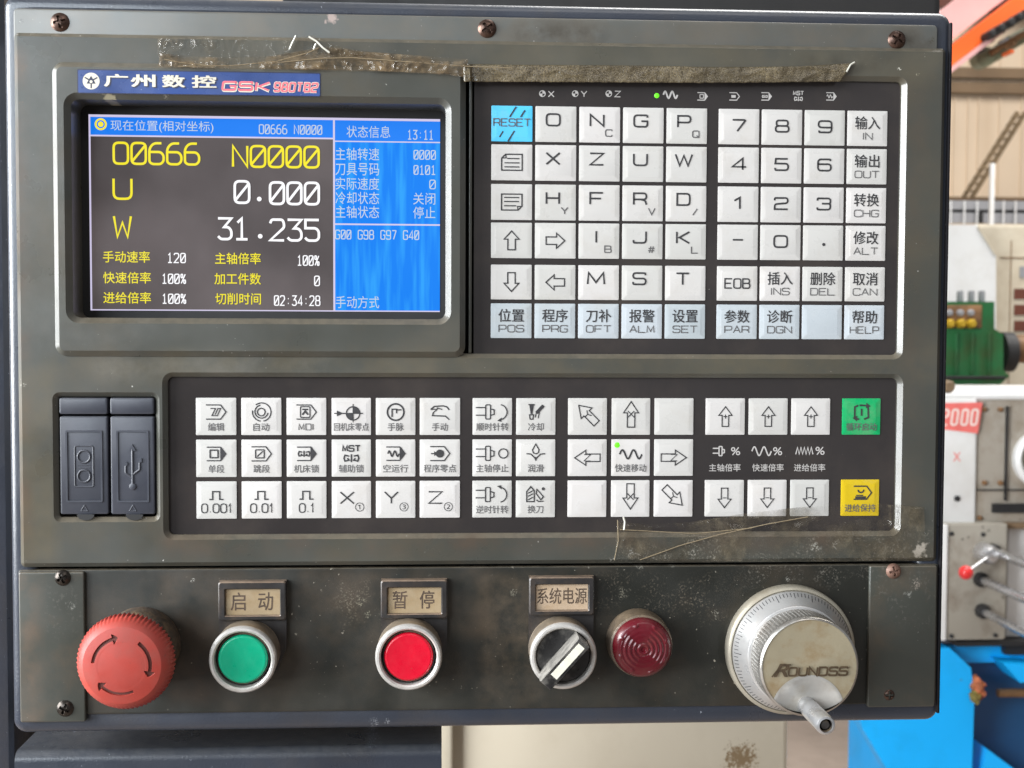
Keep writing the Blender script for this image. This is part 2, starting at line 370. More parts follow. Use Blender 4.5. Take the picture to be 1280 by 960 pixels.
def tape_mat(name, c1, c2, a0, a1, th=(0.35, 0.65), rough=0.2, grain=0.0):
    """old sticky film: brown tint, trapped grains, patchy clarity"""
    M = bpy.data.materials.new(name)
    M.use_nodes = True
    t = M.node_tree
    b = t.nodes["Principled BSDF"]
    oc = t.nodes.new("ShaderNodeTexCoord").outputs["Object"]
    def ns(sc, d=4.0, q=0.6):
        n = node(t, "ShaderNodeTexNoise", Scale=sc, Detail=d, Roughness=q)
        t.links.new(oc, n.inputs["Vector"])
        return n.outputs["Fac"]
    fine = ns(1300.0, 3.0)
    c = mixc(t, rng(t, mth(t, 'ADD', mth(t, 'MULTIPLY', fine, .25 + grain * .75), mth(t, 'MULTIPLY', ns(120.0, 6.0, 0.6), .75 - grain * .75)), 0.40, 0.62), c1, c2)
    c = mixc(t, rng(t, ns(34.0, 5.0), 0.40, 0.62, 0, 0.55), c, tuple(x * 0.45 for x in c1))
    t.links.new(c, b.inputs["Base Color"])
    k = mth(t, 'ADD', mth(t, 'MULTIPLY', ns(55.0, 7.0, 0.6), 0.85), mth(t, 'MULTIPLY', fine, 0.15))
    t.links.new(rng(t, k, th[0], th[1], a0, a1), b.inputs["Alpha"])
    b.inputs["Roughness"].default_value = rough
    b.inputs["Specular IOR Level"].default_value = 0.7
    bn = node(t, "ShaderNodeBump", Strength=0.10 + 0.45 * grain, Distance=0.0005)
    t.links.new(fine, bn.inputs["Height"])
    t.links.new(bn.outputs[0], b.inputs["Normal"])
    MATS[name] = M


tape_mat("tape_brown", (0.17, 0.11, 0.055), (0.32, 0.235, 0.14), 0.05, 0.60, (0.42, 0.66), 0.10)
tape_mat("tape_grainy", (0.075, 0.056, 0.030), (0.21, 0.165, 0.095), 0.62, 0.92, (0.38, 0.6), 0.22, 0.7)
tape_mat("tape_clear", (0.16, 0.12, 0.07), (0.34, 0.28, 0.20), 0.02, 0.26, (0.48, 0.70), 0.07)
tape_mat("tape_low", (0.10, 0.078, 0.048), (0.26, 0.215, 0.145), 0.02, 0.32, (0.46, 0.70), 0.10)


# ------------------------------------------------------------------ mesh builder (mm; x right, h towards the viewer, z up)
class MB:
    def __init__(self):
        self.v, self.f, self.m, self.s = [], [], [], []
        self.k = 0

    def add(self, vs, fs, mi=0, smooth=False):
        o = len(self.v)
        self.v += vs
        for f in fs:
            self.f.append([i + o for i in f])
            self.m.append(mi)
            self.s.append(smooth)

    def box(self, x0, x1, z0, z1, h0, h1, mi=0, bev=0.0):
        if bev <= 0:
            vs = [(x, h, z) for h in (h0, h1) for z in (z0, z1) for x in (x0, x1)]
            self.add(vs, [(0, 2, 3, 1), (4, 5, 7, 6), (0, 1, 5, 4), (2, 6, 7, 3), (0, 4, 6, 2), (1, 3, 7, 5)], mi)
            return
        self.rings([(rrect(x0, x1, z0, z1, bev * 1.2, 3), h0), (rrect(x0, x1, z0, z1, bev * 1.2, 3), h1 - bev),
                    (rrect(x0 + bev * .3, x1 - bev * .3, z0 + bev * .3, z1 - bev * .3, bev, 3), h1 - bev * .3),
                    (rrect(x0 + bev, x1 - bev, z0 + bev, z1 - bev, bev * .5, 3), h1)], mi)

    def rings(self, rs, mi=0, smooth=True, cap=True, capb=True, mis=None):
        """loft of closed (x,z) loops at given h, all with the same point count"""
        o = len(self.v)
        n = len(rs[0][0])
        for pts, h in rs:
            if callable(h):
                self.v += [(x, h(x, z), z) for x, z in pts]
            else:
                self.v += [(x, h, z) for x, z in pts]
        for k in range(len(rs) - 1):
            for i in range(n):
                j = (i + 1) % n
                self.f.append([o + k * n + i, o + k * n + j, o + (k + 1) * n + j, o + (k + 1) * n + i])
                self.m.append(mis[k] if mis else mi)
                self.s.append(smooth)
        if cap:
            self.f.append([o + (len(rs) - 1) * n + i for i in range(n)])
            self.m.append(mis[-1] if mis else mi)
            self.s.append(smooth)
        if capb:
            self.f.append([o + n - 1 - i for i in range(n)])
            self.m.append(mis[0] if mis else mi)
            self.s.append(smooth)

    def lathe(self, cx, cz, prof, n=64, mi=0, mis=None, rmod=None, smooth=True, cap=True, capb=True):
        """prof: (r, h) from the back to the front"""
        rs = []
        for k, (r, h) in enumerate(prof):
            r = max(r, 0.001)
            rs.append(([(cx + (r + (rmod(i, k) if rmod else 0)) * cos(2 * pi * i / n), cz + (r + (rmod(i, k) if rmod else 0)) * sin(2 * pi * i / n)) for i in range(n)], h))
        self.rings(rs, mi, smooth, cap, capb, mis)

    def polar(self, cx, cz, R, hf, n=96, mrings=24, mif=None, back=None, mi=0):
        """height-field disc: hf(x,z,r) relative to the centre"""
        o = len(self.v)
        self.v.append((cx, hf(0, 0, 0), cz))
        for k in range(1, mrings + 1):
            r = R * k / mrings
            for i in range(n):
                a = 2 * pi * i / n
                x, z = r * cos(a), r * sin(a)
                self.v.append((cx + x, hf(x, z, r), cz + z))
        def em(f):
            self.f.append(f)
            if mif:
                xs = sum(self.v[i][0] for i in f) / len(f) - cx
                zs = sum(self.v[i][2] for i in f) / len(f) - cz
                self.m.append(mif(xs, zs))
            else:
                self.m.append(mi)
            self.s.append(True)
        for i in range(n):
            em([o, o + 1 + i, o + 1 + (i + 1) % n])
        for k in range(1, mrings):
            for i in range(n):
                j = (i + 1) % n
                em([o + 1 + (k - 1) * n + i, o + 1 + k * n + i, o + 1 + k * n + j, o + 1 + (k - 1) * n + j])
        if back is not None:
            b = len(self.v)
            for i in range(n):
                a = 2 * pi * i / n
                self.v.append((cx + R * cos(a), back, cz + R * sin(a)))
            for i in range(n):
                j = (i + 1) % n
                self.f.append([o + 1 + (mrings - 1) * n + i, b + i, b + j, o + 1 + (mrings - 1) * n + j])
                self.m.append(mi)
                self.s.append(True)

    def tube(self, p0, p1, r, n=20, mi=0, r1=None):
        a, b = Vector(p0), Vector(p1)
        d = (b - a).normalized()
        u = d.orthogonal().normalized()
        w = d.cross(u)
        r1 = r if r1 is None else r1
        vs = [tuple(a + (u * cos(2 * pi * i / n) + w * sin(2 * pi * i / n)) * r) for i in range(n)]
        vs += [tuple(b + (u * cos(2 * pi * i / n) + w * sin(2 * pi * i / n)) * r1) for i in range(n)]
        fs = [(i, (i + 1) % n, n + (i + 1) % n, n + i) for i in range(n)]
        self.add(vs, fs, mi, True)
        self.add(vs[:n], [tuple(range(n - 1, -1, -1))], mi)
        self.add(vs[n:], [tuple(range(n))], mi)

    def beam(self, x0, z0, x1, z1, w, h0, h1, mi=0):
        d = Vector((x1 - x0, z1 - z0)).normalized()
        nx, nz_ = -d.y * w / 2, d.x * w / 2
        c = [(x0 - nx, z0 - nz_), (x1 - nx, z1 - nz_), (x1 + nx, z1 + nz_), (x0 + nx, z0 + nz_)]
        self.rings([(c, h0), (c, h1)], mi, False)

    def poly(self, pts, h0, h1, mi=0, smooth=False):
        a = sum(pts[i][0] * pts[(i + 1) % len(pts)][1] - pts[(i + 1) % len(pts)][0] * pts[i][1] for i in range(len(pts)))
        if a < 0:
            pts = pts[::-1]
        self.rings([(pts, h0), (pts, h1)], mi, smooth)

    # ---- flat ink
    def ink_h(self, h):
        self.k += 1
        return h + self.k % 40 * 0.0015

    def fill(self, pts, h, mi=1):
        a = sum(pts[i][0] * pts[(i + 1) % len(pts)][1] - pts[(i + 1) % len(pts)][0] * pts[i][1] for i in range(len(pts)))
        if a < 0:
            pts = pts[::-1]
        hh = self.ink_h(h)
        self.add([(x, hh, z) for x, z in pts], [tuple(range(len(pts)))], mi)

    def line(self, pts, w, h, mi=1, closed=False):
        n = len(pts)
        if n < 2:
            return
        hh = self.ink_h(h)
        L, R = [], []
        for i in range(n):
            p = Vector(pts[i])
            a = Vector(pts[i - 1]) if (i or closed) else None
            b = Vector(pts[(i + 1) % n]) if (i < n - 1 or closed) else None
            d1 = (p - a).normalized() if a is not None and (p - a).length > 1e-9 else None
            d2 = (b - p).normalized() if b is not None and (b - p).length > 1e-9 else None
            d1 = d1 or d2
            d2 = d2 or d1
            n1, n2 = Vector((-d1.y, d1.x)), Vector((-d2.y, d2.x))
            mm = n1 + n2
            if mm.length < 1e-6:
                mm = n1.copy()
            mm.normalize()
            k = min(1 / max(0.3, mm.dot(n1)), 2.0) * w / 2
            L.append(p + mm * k)
            R.append(p - mm * k)
        vs = [(q.x, hh, q.y) for q in L] + [(q.x, hh, q.y) for q in R]
        self.add(vs, [(i, n + i, n + (i + 1) % n, (i + 1) % n) for i in range(n if closed else n - 1)], mi)

    def circle(self, cx, cz, r, w, h, mi=1, a0=0, a1=360, n=28):
        full = abs(a1 - a0) >= 360
        pts = [(cx + r * cos(radians(a0 + (a1 - a0) * i / n)), cz + r * sin(radians(a0 + (a1 - a0) * i / n))) for i in range(n if full else n + 1)]
        self.line(pts, w, h, mi, full)

    def disc(self, cx, cz, r, h, mi=1, n=24, a0=0, a1=360):
        pts = [(cx + r * cos(radians(a0 + (a1 - a0) * i / n)), cz + r * sin(radians(a0 + (a1 - a0) * i / n))) for i in range(n if a1 - a0 >= 360 else n + 1)]
        if a1 - a0 < 360:
            pts = [(cx, cz)] + pts
        self.fill(pts, h, mi)

    def text(self, s, cx, cz, w, hgt, h, mi=1, bold=0.0, shear=0.0, depth=0.0):
        """glyph outlines of the built-in font fitted into a w x hgt box around (cx, cz)"""
        if bold > 0:                              # heavier: the same outline laid down shifted
            q = bold * hgt * .75
            for ox, oz in ((-q, 0), (q, 0), (0, q), (0, -q)):
                self.text(s, cx + ox, cz + oz, w - 2 * q, hgt - 2 * q, h, mi, 0, shear, depth)
            return
        vs, fs, (x0, x1, y0, y1) = glyphs(s, bold, shear, depth)
        sx, sz = w / (x1 - x0), hgt / (y1 - y0)
        hh = self.ink_h(h)
        self.add([(cx + (x - (x0 + x1) / 2) * sx, hh + (d * depth if depth else 0), cz + (y - (y0 + y1) / 2) * sz) for x, y, d in vs], fs, mi)

    def stroke(self, s, cx, cz, cw, ch, gap, lw, h, mi=1, rr=0.26, slash=False, shear=0.0):
        """stroke lettering: wide square capitals"""
        tot = len(s) * cw + (len(s) - 1) * gap
        x = cx - tot / 2
        for c in s:
            for pl, closed in GL.get('0s' if (slash and c == '0') else c, []):
                pts = []
                n = len(pl)
                for i, p in enumerate(pl):
                    q = (p[0] * cw, p[1] * ch)
                    if len(p) == 3 and (closed or 0 < i < n - 1):
                        a = Vector((pl[i - 1][0] * cw, pl[i - 1][1] * ch))
                        b = Vector((pl[(i + 1) % n][0] * cw, pl[(i + 1) % n][1] * ch))
                        q = Vector(q)
                        r = min(rr * min(cw, ch) * p[2], (a - q).length * .5, (b - q).length * .5)
                        s0, s1 = q + (a - q).normalized() * r, q + (b - q).normalized() * r
                        for k in range(5):
                            t = k / 4
                            v = s0 * (1 - t) ** 2 + q * 2 * t * (1 - t) + s1 * t * t
                            pts.append((v.x, v.y))
                    else:
                        pts.append(tuple(q))
                self.line([(x + px + shear * py, cz - ch / 2 + py) for px, py in pts], lw, h, mi, closed)
            x += cw + gap

    def build(self, name, mats, parent=None, origin=(0, 0, 0), angle=38):
        me = bpy.data.meshes.new(name)
        ox, oh, oz = origin
        me.from_pydata([((x - ox) * MM, -(h - oh) * MM, (z - oz) * MM) for x, h, z in self.v], [], self.f)
        for mn in mats:
            me.materials.append(MATS[mn])
        me.polygons.foreach_set("material_index", self.m)
        me.polygons.foreach_set("use_smooth", [bool(x) for x in self.s])
        me.update()
        me.set_sharp_from_angle(angle=radians(angle))
        o = bpy.data.objects.new(name, me)
        COL.objects.link(o)
        if parent:
            o.parent = parent
        else:
            o.location = (ox * MM, -oh * MM, oz * MM)
        return o


_gc = {}


def glyphs(s, bold=0.0, shear=0.0, depth=0.0):
    key = (s, bold, shear, depth > 0)
    if key not in _gc:
        c = bpy.data.curves.new("lettering", 'FONT')
        c.body = s
        c.resolution_u = 3
        c.offset = bold
        c.shear = shear
        if depth:
            c.extrude = 0.5
        o = bpy.data.objects.new("lettering", c)
        COL.objects.link(o)
        me = o.to_mesh()
        vs = [(v.co.x, v.co.y, v.co.z + .5 if depth else 0) for v in me.vertices]
        fs = [tuple(p.vertices) for p in me.polygons]
        o.to_mesh_clear()
        bpy.data.objects.remove(o)
        bpy.data.curves.remove(c)
        xs, ys = [v[0] for v in vs], [v[1] for v in vs]
        _gc[key] = (vs, fs, (min(xs), max(xs), min(ys), max(ys)))
    return _gc[key]


R_ = 1
GL = {
    'A': [([(0, 0), (.5, 1), (1, 0)], 0), ([(.2, .36), (.8, .36)], 0)],
    'B': [([(0, 0), (1, 0, 1), (1, .52, 1), (0, .52)], 0), ([(0, 0), (0, 1), (.94, 1, 1), (.94, .52, 1), (.5, .52)], 0)],
    'C': [([(1, .78), (1, 1, 1), (0, 1, 1), (0, 0, 1), (1, 0, 1), (1, .22)], 0)],
    'D': [([(0, 0), (1, 0, 1), (1, 1, 1), (0, 1)], 1)],
    'E': [([(1, 0), (0, 0), (0, 1), (1, 1)], 0), ([(0, .52), (.85, .52)], 0)],
    'F': [([(0, 0), (0, 1), (1, 1)], 0), ([(0, .5), (.85, .5)], 0)],
    'G': [([(1, .8), (1, 1, 1), (0, 1, 1), (0, 0, 1), (1, 0, 1), (1, .48), (.55, .48)], 0)],
    'H': [([(0, 0), (0, 1)], 0), ([(1, 0), (1, 1)], 0), ([(0, .5), (1, .5)], 0)],
    'I': [([(.5, 0), (.5, 1)], 0)],
    'J': [([(1, 1), (1, 0, 1), (0, 0, 1), (0, .25)], 0)],
    'K': [([(0, 0), (0, 1)], 0), ([(1, 1), (.2, .5), (1, 0)], 0)],
    'L': [([(0, 1), (0, 0), (1, 0)], 0)],
    'M': [([(0, 0), (.06, 1), (.5, .15), (.94, 1), (1, 0)], 0)],
    'N': [([(0, 0), (0, 1), (1, 0), (1, 1)], 0)],
    'O': [([(0, 0, 1), (1, 0, 1), (1, 1, 1), (0, 1, 1)], 1)],
    'P': [([(0, 0), (0, 1), (1, 1, 1), (1, .42, 1), (0, .42)], 0)],
    'Q': [([(0, 0, 1), (1, 0, 1), (1, 1, 1), (0, 1, 1)], 1), ([(.62, .3), (1.04, -.06)], 0)],
    'R': [([(0, 0), (0, 1), (1, 1, 1), (1, .46, 1), (0, .46)], 0), ([(.55, .46), (.92, .36, 1), (1, 0)], 0)],
    'S': [([(.97, .8), (.97, 1, 1), (0, 1, 1), (0, .52, 1), (1, .52, 1), (1, 0, 1), (0, 0, 1), (0, .22)], 0)],
    'T': [([(0, 1), (1, 1)], 0), ([(.5, 0), (.5, 1)], 0)],
    'U': [([(0, 1), (0, 0, 1), (1, 0, 1), (1, 1)], 0)],
    'V': [([(0, 1), (.5, 0), (1, 1)], 0)],
    'W': [([(0, 1), (.25, 0), (.5, .9), (.75, 0), (1, 1)], 0)],
    'X': [([(0, 0), (1, 1)], 0), ([(0, 1), (1, 0)], 0)],
    'Y': [([(0, 1), (.5, .45), (1, 1)], 0), ([(.5, 0), (.5, .45)], 0)],
    'Z': [([(0, 1), (1, 1), (0, 0), (1, 0)], 0)],
    '0': [([(0, 0, 1), (1, 0, 1), (1, 1, 1), (0, 1, 1)], 1)],
    '0s': [([(0, 0, 1), (1, 0, 1), (1, 1, 1), (0, 1, 1)], 1), ([(.08, .15), (.92, .85)], 0)],
    '1': [([(.2, .72), (.62, 1), (.62, 0)], 0)],
    '1b': [],
    '2': [([(0, .78), (0, 1, 1), (1, 1, 1), (1, .55, 1), (0, .45, 1), (0, 0), (1, 0)], 0)],
    '3': [([(0, .8), (0, 1, 1), (1, 1, 1), (1, .53, .6), (.35, .53)], 0), ([(.35, .53), (1, .53, .6), (1, 0, 1), (0, 0, 1), (0, .2)], 0)],
    '4': [([(.8, 0), (.8, 1), (0, .25), (1.05, .25)], 0)],
    '5': [([(.95, 1), (.05, 1), (0, .58), (1, .58, 1), (1, 0, 1), (0, 0, 1), (0, .2)], 0)],
    '6': [([(.95, .84), (.95, 1, 1), (0, 1, 1), (0, 0, 1), (1, 0, 1), (1, .57, 1), (0, .57)], 0)],
    '7': [([(0, 1), (1, 1, .6), (.35, 0)], 0)],
    '8': [([(0, 0, 1), (1, 0, 1), (1, .52, 1), (0, .52, 1)], 1), ([(.06, .52, 1), (.94, .52, 1), (.94, 1, 1), (.06, 1, 1)], 1)],
    '9': [([(.05, .16), (.05, 0, 1), (1, 0, 1), (1, 1, 1), (0, 1, 1), (0, .43, 1), (1, .43)], 0)],
    '-': [([(.12, .55), (.88, .55)], 0)],
    '/': [([(.15, 0), (.85, 1)], 0)],
    '#': [([(.2, 0), (.42, 1)], 0), ([(.58, 0), (.8, 1)], 0), ([(0, .33), (.95, .33)], 0), ([(.05, .67), (1, .67)], 0)],
    '.': [([(.38, .1), (.62, .1)], 0)],
    ' ': [],
    ':': [([(.4, .2), (.6, .2)], 0), ([(.4, .7), (.6, .7)], 0)],
    '%': [([(.05, 0), (.95, 1)], 0), ([(0, .62, 1), (.38, .62, 1), (.38, 1, 1), (0, 1, 1)], 1), ([(.62, 0, 1), (1, 0, 1), (1, .38, 1), (.62, .38, 1)], 1)],
}
# lettering of the screen: single-stroke dot-matrix numerals
GS = dict(GL)
GS['3'] = [([(0, 1), (1, 1), (.45, .58), (.8, .58, 1), (1, .4, 1), (1, .12, 1), (.8, 0, 1), (.2, 0, 1), (0, .14)], 0)]
GS['1'] = [([(.2, .8), (.52, 1), (.52, 0)], 0), ([(.1, 0), (.95, 0)], 0)]
GS['2'] = [([(0, .82), (.1, 1, .6), (.9, 1, .6), (1, .8, .6), (1, .62, .6), (0, 0), (1, 0)], 0)]
GS['5'] = [([(1, 1), (.03, 1), (.03, .6), (.8, .6, 1), (1, .45, 1), (1, .12, 1), (.82, 0, 1), (.2, 0, 1), (0, .14)], 0)]
GS['6'] = [([(.85, 1), (.3, 1, 1), (0, .75, 1), (0, .1, 1), (.2, 0, 1), (.8, 0, 1), (1, .15, 1), (1, .42, 1), (.8, .58, 1), (.02, .58)], 0)]
GS['W'] = [([(0, 1), (.2, 0), (.5, .7), (.8, 0), (1, 1)], 0)]


def rrect(x0, x1, z0, z1, r, n=6):
    pts = []
    for cx, cz, a in ((x1 - r, z0 + r, -90), (x1 - r, z1 - r, 0), (x0 + r, z1 - r, 90), (x0 + r, z0 + r, 180)):
        for i in range(n + 1):
            t = radians(a + 90 * i / n)
            pts.append((cx + r * cos(t), cz + r * sin(t)))
    return pts


def plate(name, outer, holes, h0, h1, bev, mats, parent=None, origin=(0, 0, 0), res=3):
    """flat plate with openings; outer/holes are (x0,x1,z0,z1,r); rounded edges of radius bev"""
    c = bpy.data.curves.new(name, 'CURVE')
    c.dimensions = '2D'
    c.fill_mode = 'BOTH'
    c.bevel_depth = bev * MM
    c.bevel_resolution = res
    c.extrude = ((h1 - h0) / 2 - bev) * MM
    def spl(q, g):
        x0, x1, z0, z1, r = q
        pts = rrect(x0 + g, x1 - g, z0 + g, z1 - g, max(r - g, .2))
        s = c.splines.new('POLY')
        s.points.add(len(pts) - 1)
        for p, (x, z) in zip(s.points, pts):
            p.co = ((x - origin[0]) * MM, (z - origin[2]) * MM, 0, 1)
        s.use_cyclic_u = True
    spl(outer, bev)
    for q in holes:
        spl(q, -bev)
    tmp = bpy.data.objects.new(name, c)
    COL.objects.link(tmp)
    src = tmp.to_mesh()
    hm = (h0 + h1) / 2 - origin[1]
    me = bpy.data.meshes.new(name)
    me.from_pydata([(v.co.x, -(v.co.z + hm * MM), v.co.y) for v in src.vertices], [], [tuple(p.vertices) for p in src.polygons])
    tmp.to_mesh_clear()
    bpy.data.objects.remove(tmp)
    bpy.data.curves.remove(c)
    bm = bmesh.new()
    bm.from_mesh(me)
    bmesh.ops.remove_doubles(bm, verts=bm.verts, dist=1e-6)
    bmesh.ops.recalc_face_normals(bm, faces=bm.faces)
    for f in bm.faces:
        f.smooth = True
    bm.to_mesh(me)
    bm.free()
    me.set_sharp_from_angle(angle=radians(30))
    for mn in mats:
        me.materials.append(MATS[mn])
    o = bpy.data.objects.new(name, me)
    COL.objects.link(o)
    if parent:
        o.parent = parent
    else:
        o.location = (origin[0] * MM, -origin[1] * MM, origin[2] * MM)
    return o


def tag(o, label=None, cat=None, group=None, kind=None):
    for k, v in (("label", label), ("category", cat), ("group", group), ("kind", kind)):
        if v:
            o[k] = v
    return o


def thing(name, x, h, z, label, cat, group=None):
    o = bpy.data.objects.new(name, None)
    o.empty_display_size = 0.01
    COL.objects.link(o)
    o.location = (x * MM, -h * MM, z * MM)
    tag(o, label, cat, group)
    return o


# ================================================================== machine body round the panel
HF = 3.0                                        # front of the panel plates
ex0, ex1, _, _ = Q(9, 400, 1182.5, 500, 0)
ezt = P(800, 7.5, 0)[1]
ezb = P(640, 909, 0)[1]
cab = thing("control_cabinet", 0, 0, 0, "dark blue grey steel cabinet that holds the control panel at its front", "cabinet")
plate("front_frame", (ex0, ex1, ezb, ezt, 6), [(ex0 + 12, ex1 - 12, ezb + 15, ezt - 9, 3)], -40, 0, 3.6, ["enclosure_paint"], cab)
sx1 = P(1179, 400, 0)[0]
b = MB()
b.box(sx1, ex1 - .3, ezb + 4, ezt - 5, -.5, 1.4, 0, .5)  # added black strip, paints in the shaded right side of the frame
b.build("edge_shade_strip", ["edge_shade_black"], cab)
b = MB()
b.rings([(rrect(ex0 + 1, ex1 - 1, ezb + 1, ezt - 1, 5), -190), (rrect(ex0 + 1, ex1 - 1, ezb + 1, ezt - 1, 5), -38)], 0, True)
b.build("body", ["enclosure_paint"], cab)

col = MB()
lx = P(-70, 480, -55)[0], P(10, 480, -55)[0]
col.rings([(rrect(lx[0], lx[1], -420, 420, 3), -160), (rrect(lx[0], lx[1], -420, 420, 3), -57), (rrect(lx[0] + 2, lx[1] - 2, -418, 418, 3), -55)], 0, True)
tag(col.build("support_column", ["enclosure_paint"]), "blue grey upright column beside the left edge of the control cabinet", "column")

lb = thing("lower_cabinet", 0, 0, 0, "blue grey steel box with a rounded top edge below the control cabinet", "cabinet")
b = MB()
LH = -22.0
bx0, bx1 = P(18, 950, LH)[0], P(552, 950, LH)[0]
bz = P(300, 937, LH)[1]
prof = []
for k in range(7):
    a = radians(90 * k / 6)
    prof.append((LH - 5 + 5 * sin(a), bz - 5 + 5 * cos(a)))
loop = [(-220, bz)] + prof + [(LH, bz - 260), (-220, bz - 260)]
vs = [(x, h, z) for x in (bx0, bx1) for h, z in loop]
n = len(loop)
b.add(vs, [tuple(range(n)), tuple(range(2 * n - 1, n - 1, -1))] + [(i, n + i, n + (i + 1) % n, (i + 1) % n) for i in range(n)], 0, True)
b.build("box_shell", ["enclosure_paint"], lb)

# ================================================================== upper control panel
cp = thing("machine_console", 0, 0, 0, "grey green CNC control panel with a lit screen and two blocks of white keys", "console")
px0, px1, pz0, pz1 = Q(20, 53, 1178, 706, HF)
pz1 = P(640, 50, HF)[1]
fx0, fx1 = P(17, 30, 1)[0], P(1172, 30, 1)[0]
fz1 = P(600, 21, 1)[1]
plate("mounting_flange", (fx0, fx1, pz1 - 5, fz1, 2), [], -1.5, 1.2, 0.5, ["flange_paint"], cp)
# openings
ku = Q(576, 97, 1126, 443, HF)                   # upper keypad recess
kl = Q(209, 472, 1122, 667, HF)                  # lower keypad recess
uw = Q(72, 496, 194, 647, HF)                    # socket covers
sw = Q(88, 126, 557, 398, 6)                     # screen window in the bezel
sb = Q(65, 80, 582, 446, 6)                      # outside of the screen bezel
sg = Q(80, 100, 570, 430, HF)
plate("face_plate", (px0, px1, pz0, pz1, 1.5), [(*ku, 2.2), (*kl, 2.6), (*uw, 1.2), (*sg, 2)], -7, HF, 2.0, ["panel_paint"], cp, res=0)
b = MB()
b.box(px0 + 3, px1 - 3, pz0 + 3, pz1 - 3, -28, -26.5)
b.build("back_sheet", ["dark_gap"], cp)
bz_ = plate("screen_bezel", (*sb, 5), [(*sw, 3.4)], -16, 6, 2.5, ["panel_paint"], cp, res=0)
b = MB()
gx = Q(586, 110, 590, 440, 1)
b.box(gx[0], gx[1], ku[2] + .2, ku[3] - .2, -5, 0.6, 0, 0.4)
b.build("divider_strip", ["panel_paint"], cp)

# ---- screen
HS = -11.0
def L(px, py):
    return P(px, py, HS)
scr = MB()
x0, x1, z0, z1 = Q(106, 141, 552, 391, HS)
scr.box(x0 - 6, x1 + 6, z0 - 6, z1 + 8, HS - 4, HS - 0.1, 5)
HL = HS
def lrect(a, b_, c, d, mi, dh):
    p = [L(a, d), L(c, d), L(c, b_), L(a, b_)]
    scr.add([(x, HS + dh, z) for x, z in p], [(0, 1, 2, 3)], mi)
X0, X1, Y0, Y1 = 112, 550, 146, 389
# the picture is a true rectangle on the screen plane
ax0, ax1, az0, az1 = Q(X0, Y0, X1, Y1, HS)
def sx(px):
    return ax0 + (ax1 - ax0) * (px - X0) / (X1 - X0)
def sz(py):
    return az1 + (az0 - az1) * (py - Y0) / (Y1 - Y0)
def srect(a, b_, c, d, mi, dh):
    scr.add([(sx(a), HS + dh, sz(d)), (sx(c), HS + dh, sz(d)), (sx(c), HS + dh, sz(b_)), (sx(a), HS + dh, sz(b_))], [(0, 1, 2, 3)], mi)
srect(X0, Y0, X1, Y1, 0, 0.0)
srect(X0 + 2, Y0 + 3, 415.5, 171, 2, 0.05)
srect(417, Y0 + 3, X1, Y1 - 1.5, 1, 0.05)
srect(417, Y0 + 3, X1, 174, 2, 0.08)
for q in ((X0, Y0, X1, Y0 + 3), (X0, Y0, X0 + 2.2, Y1), (X0, Y1 - 1.5, X1, Y1), (X0, 171, 416, 173), (415, Y0, 417.4, Y1), (417, 174.5, X1, 176), (417, 278, X1, 280)):
    srect(*q, 6, 0.11)
HT = HS + 0.16
pxm = (ax1 - ax0) / (X1 - X0)
def st(s, xa, xb, yc, hgt, mi, slash=True, lw=1.9, gapf=0.26, rr=0.34):
    """screen numerals between photo columns xa..xb"""
    global GL
    keep = GL
    GL = GS
    w = (xb - xa) / (len(s) + (len(s) - 1) * gapf)
    scr.stroke(s, sx((xa + xb) / 2), sz(yc), w * pxm, hgt * pxm, w * gapf * pxm, lw * pxm, HT, mi, rr, slash)
    GL = keep
def tx(s, xa, xb, yc, hgt, mi, bold=0.0):
    scr.text(s, sx((xa + xb) / 2), sz(yc), (xb - xa) * pxm, hgt * pxm, HT, mi, bold)
st("O0666", 142.5, 248, 193.5, 26, 4, lw=3.0, gapf=0.25)
st("N0000", 290, 397, 195.5, 26, 4, lw=3.0, gapf=0.25)
st("U", 142, 164, 237.5, 25, 4, lw=3.0)
st("W", 142, 163, 284.5, 26, 4, lw=2.9)
st("0", 292, 310, 240, 27, 3, lw=3.2)
scr.disc(sx(322.5), sz(248.5), 2.9 * pxm, HT, 3)
st("000", 336, 397, 241, 27, 3, lw=3.2)
st("31", 271, 308.5, 286, 26, 3, lw=3.2)
scr.disc(sx(323.5), sz(295), 2.9 * pxm, HT, 3)
st("235", 336, 397, 287, 26, 3, lw=3.2)
for s, xa, xb, y, s2, xc, xd in (("手动速率", 128, 186, 322, "120", 208, 230), ("快速倍率", 128, 187, 348, "100%", 201, 230), ("进给倍率", 128, 187, 373, "100%", 201, 230)):
    tx(s, xa, xb, y, 14.5, 4, 0.008)
    st(s2, xc, xd, y + 1, 11.5, 3, True, 1.45, 0.42)
for s, xa, xb, y, s2, xc, xd in (("主轴倍率", 267, 324, 323, "100%", 370, 397), ("加工件数", 266, 324, 348.5, "0", 391.5, 397.5), ("切削时间", 267, 324, 373.5, "02:34:28", 341, 398)):
    tx(s, xa, xb, y, 14.5, 4, 0.008)
    st(s2, xc, xd, y + 2, 12, 3, True, 1.45, 0.42)
tx("现在位置(相对坐标)", 139, 266, 160, 15, 7)
scr.disc(sx(127), sz(158), 7.5 * pxm, HT, 4)
scr.circle(sx(127), sz(158), 4.2 * pxm, 1.6 * pxm, HT + .05, 2)
st("O0666 N0000", 323, 401, 161.5, 11, 7, True, 1.3, 0.42)
tx("状态信息", 432, 487, 163, 15, 7)
st("13:11", 509, 541, 166, 11, 7, True, 1.3, 0.42)
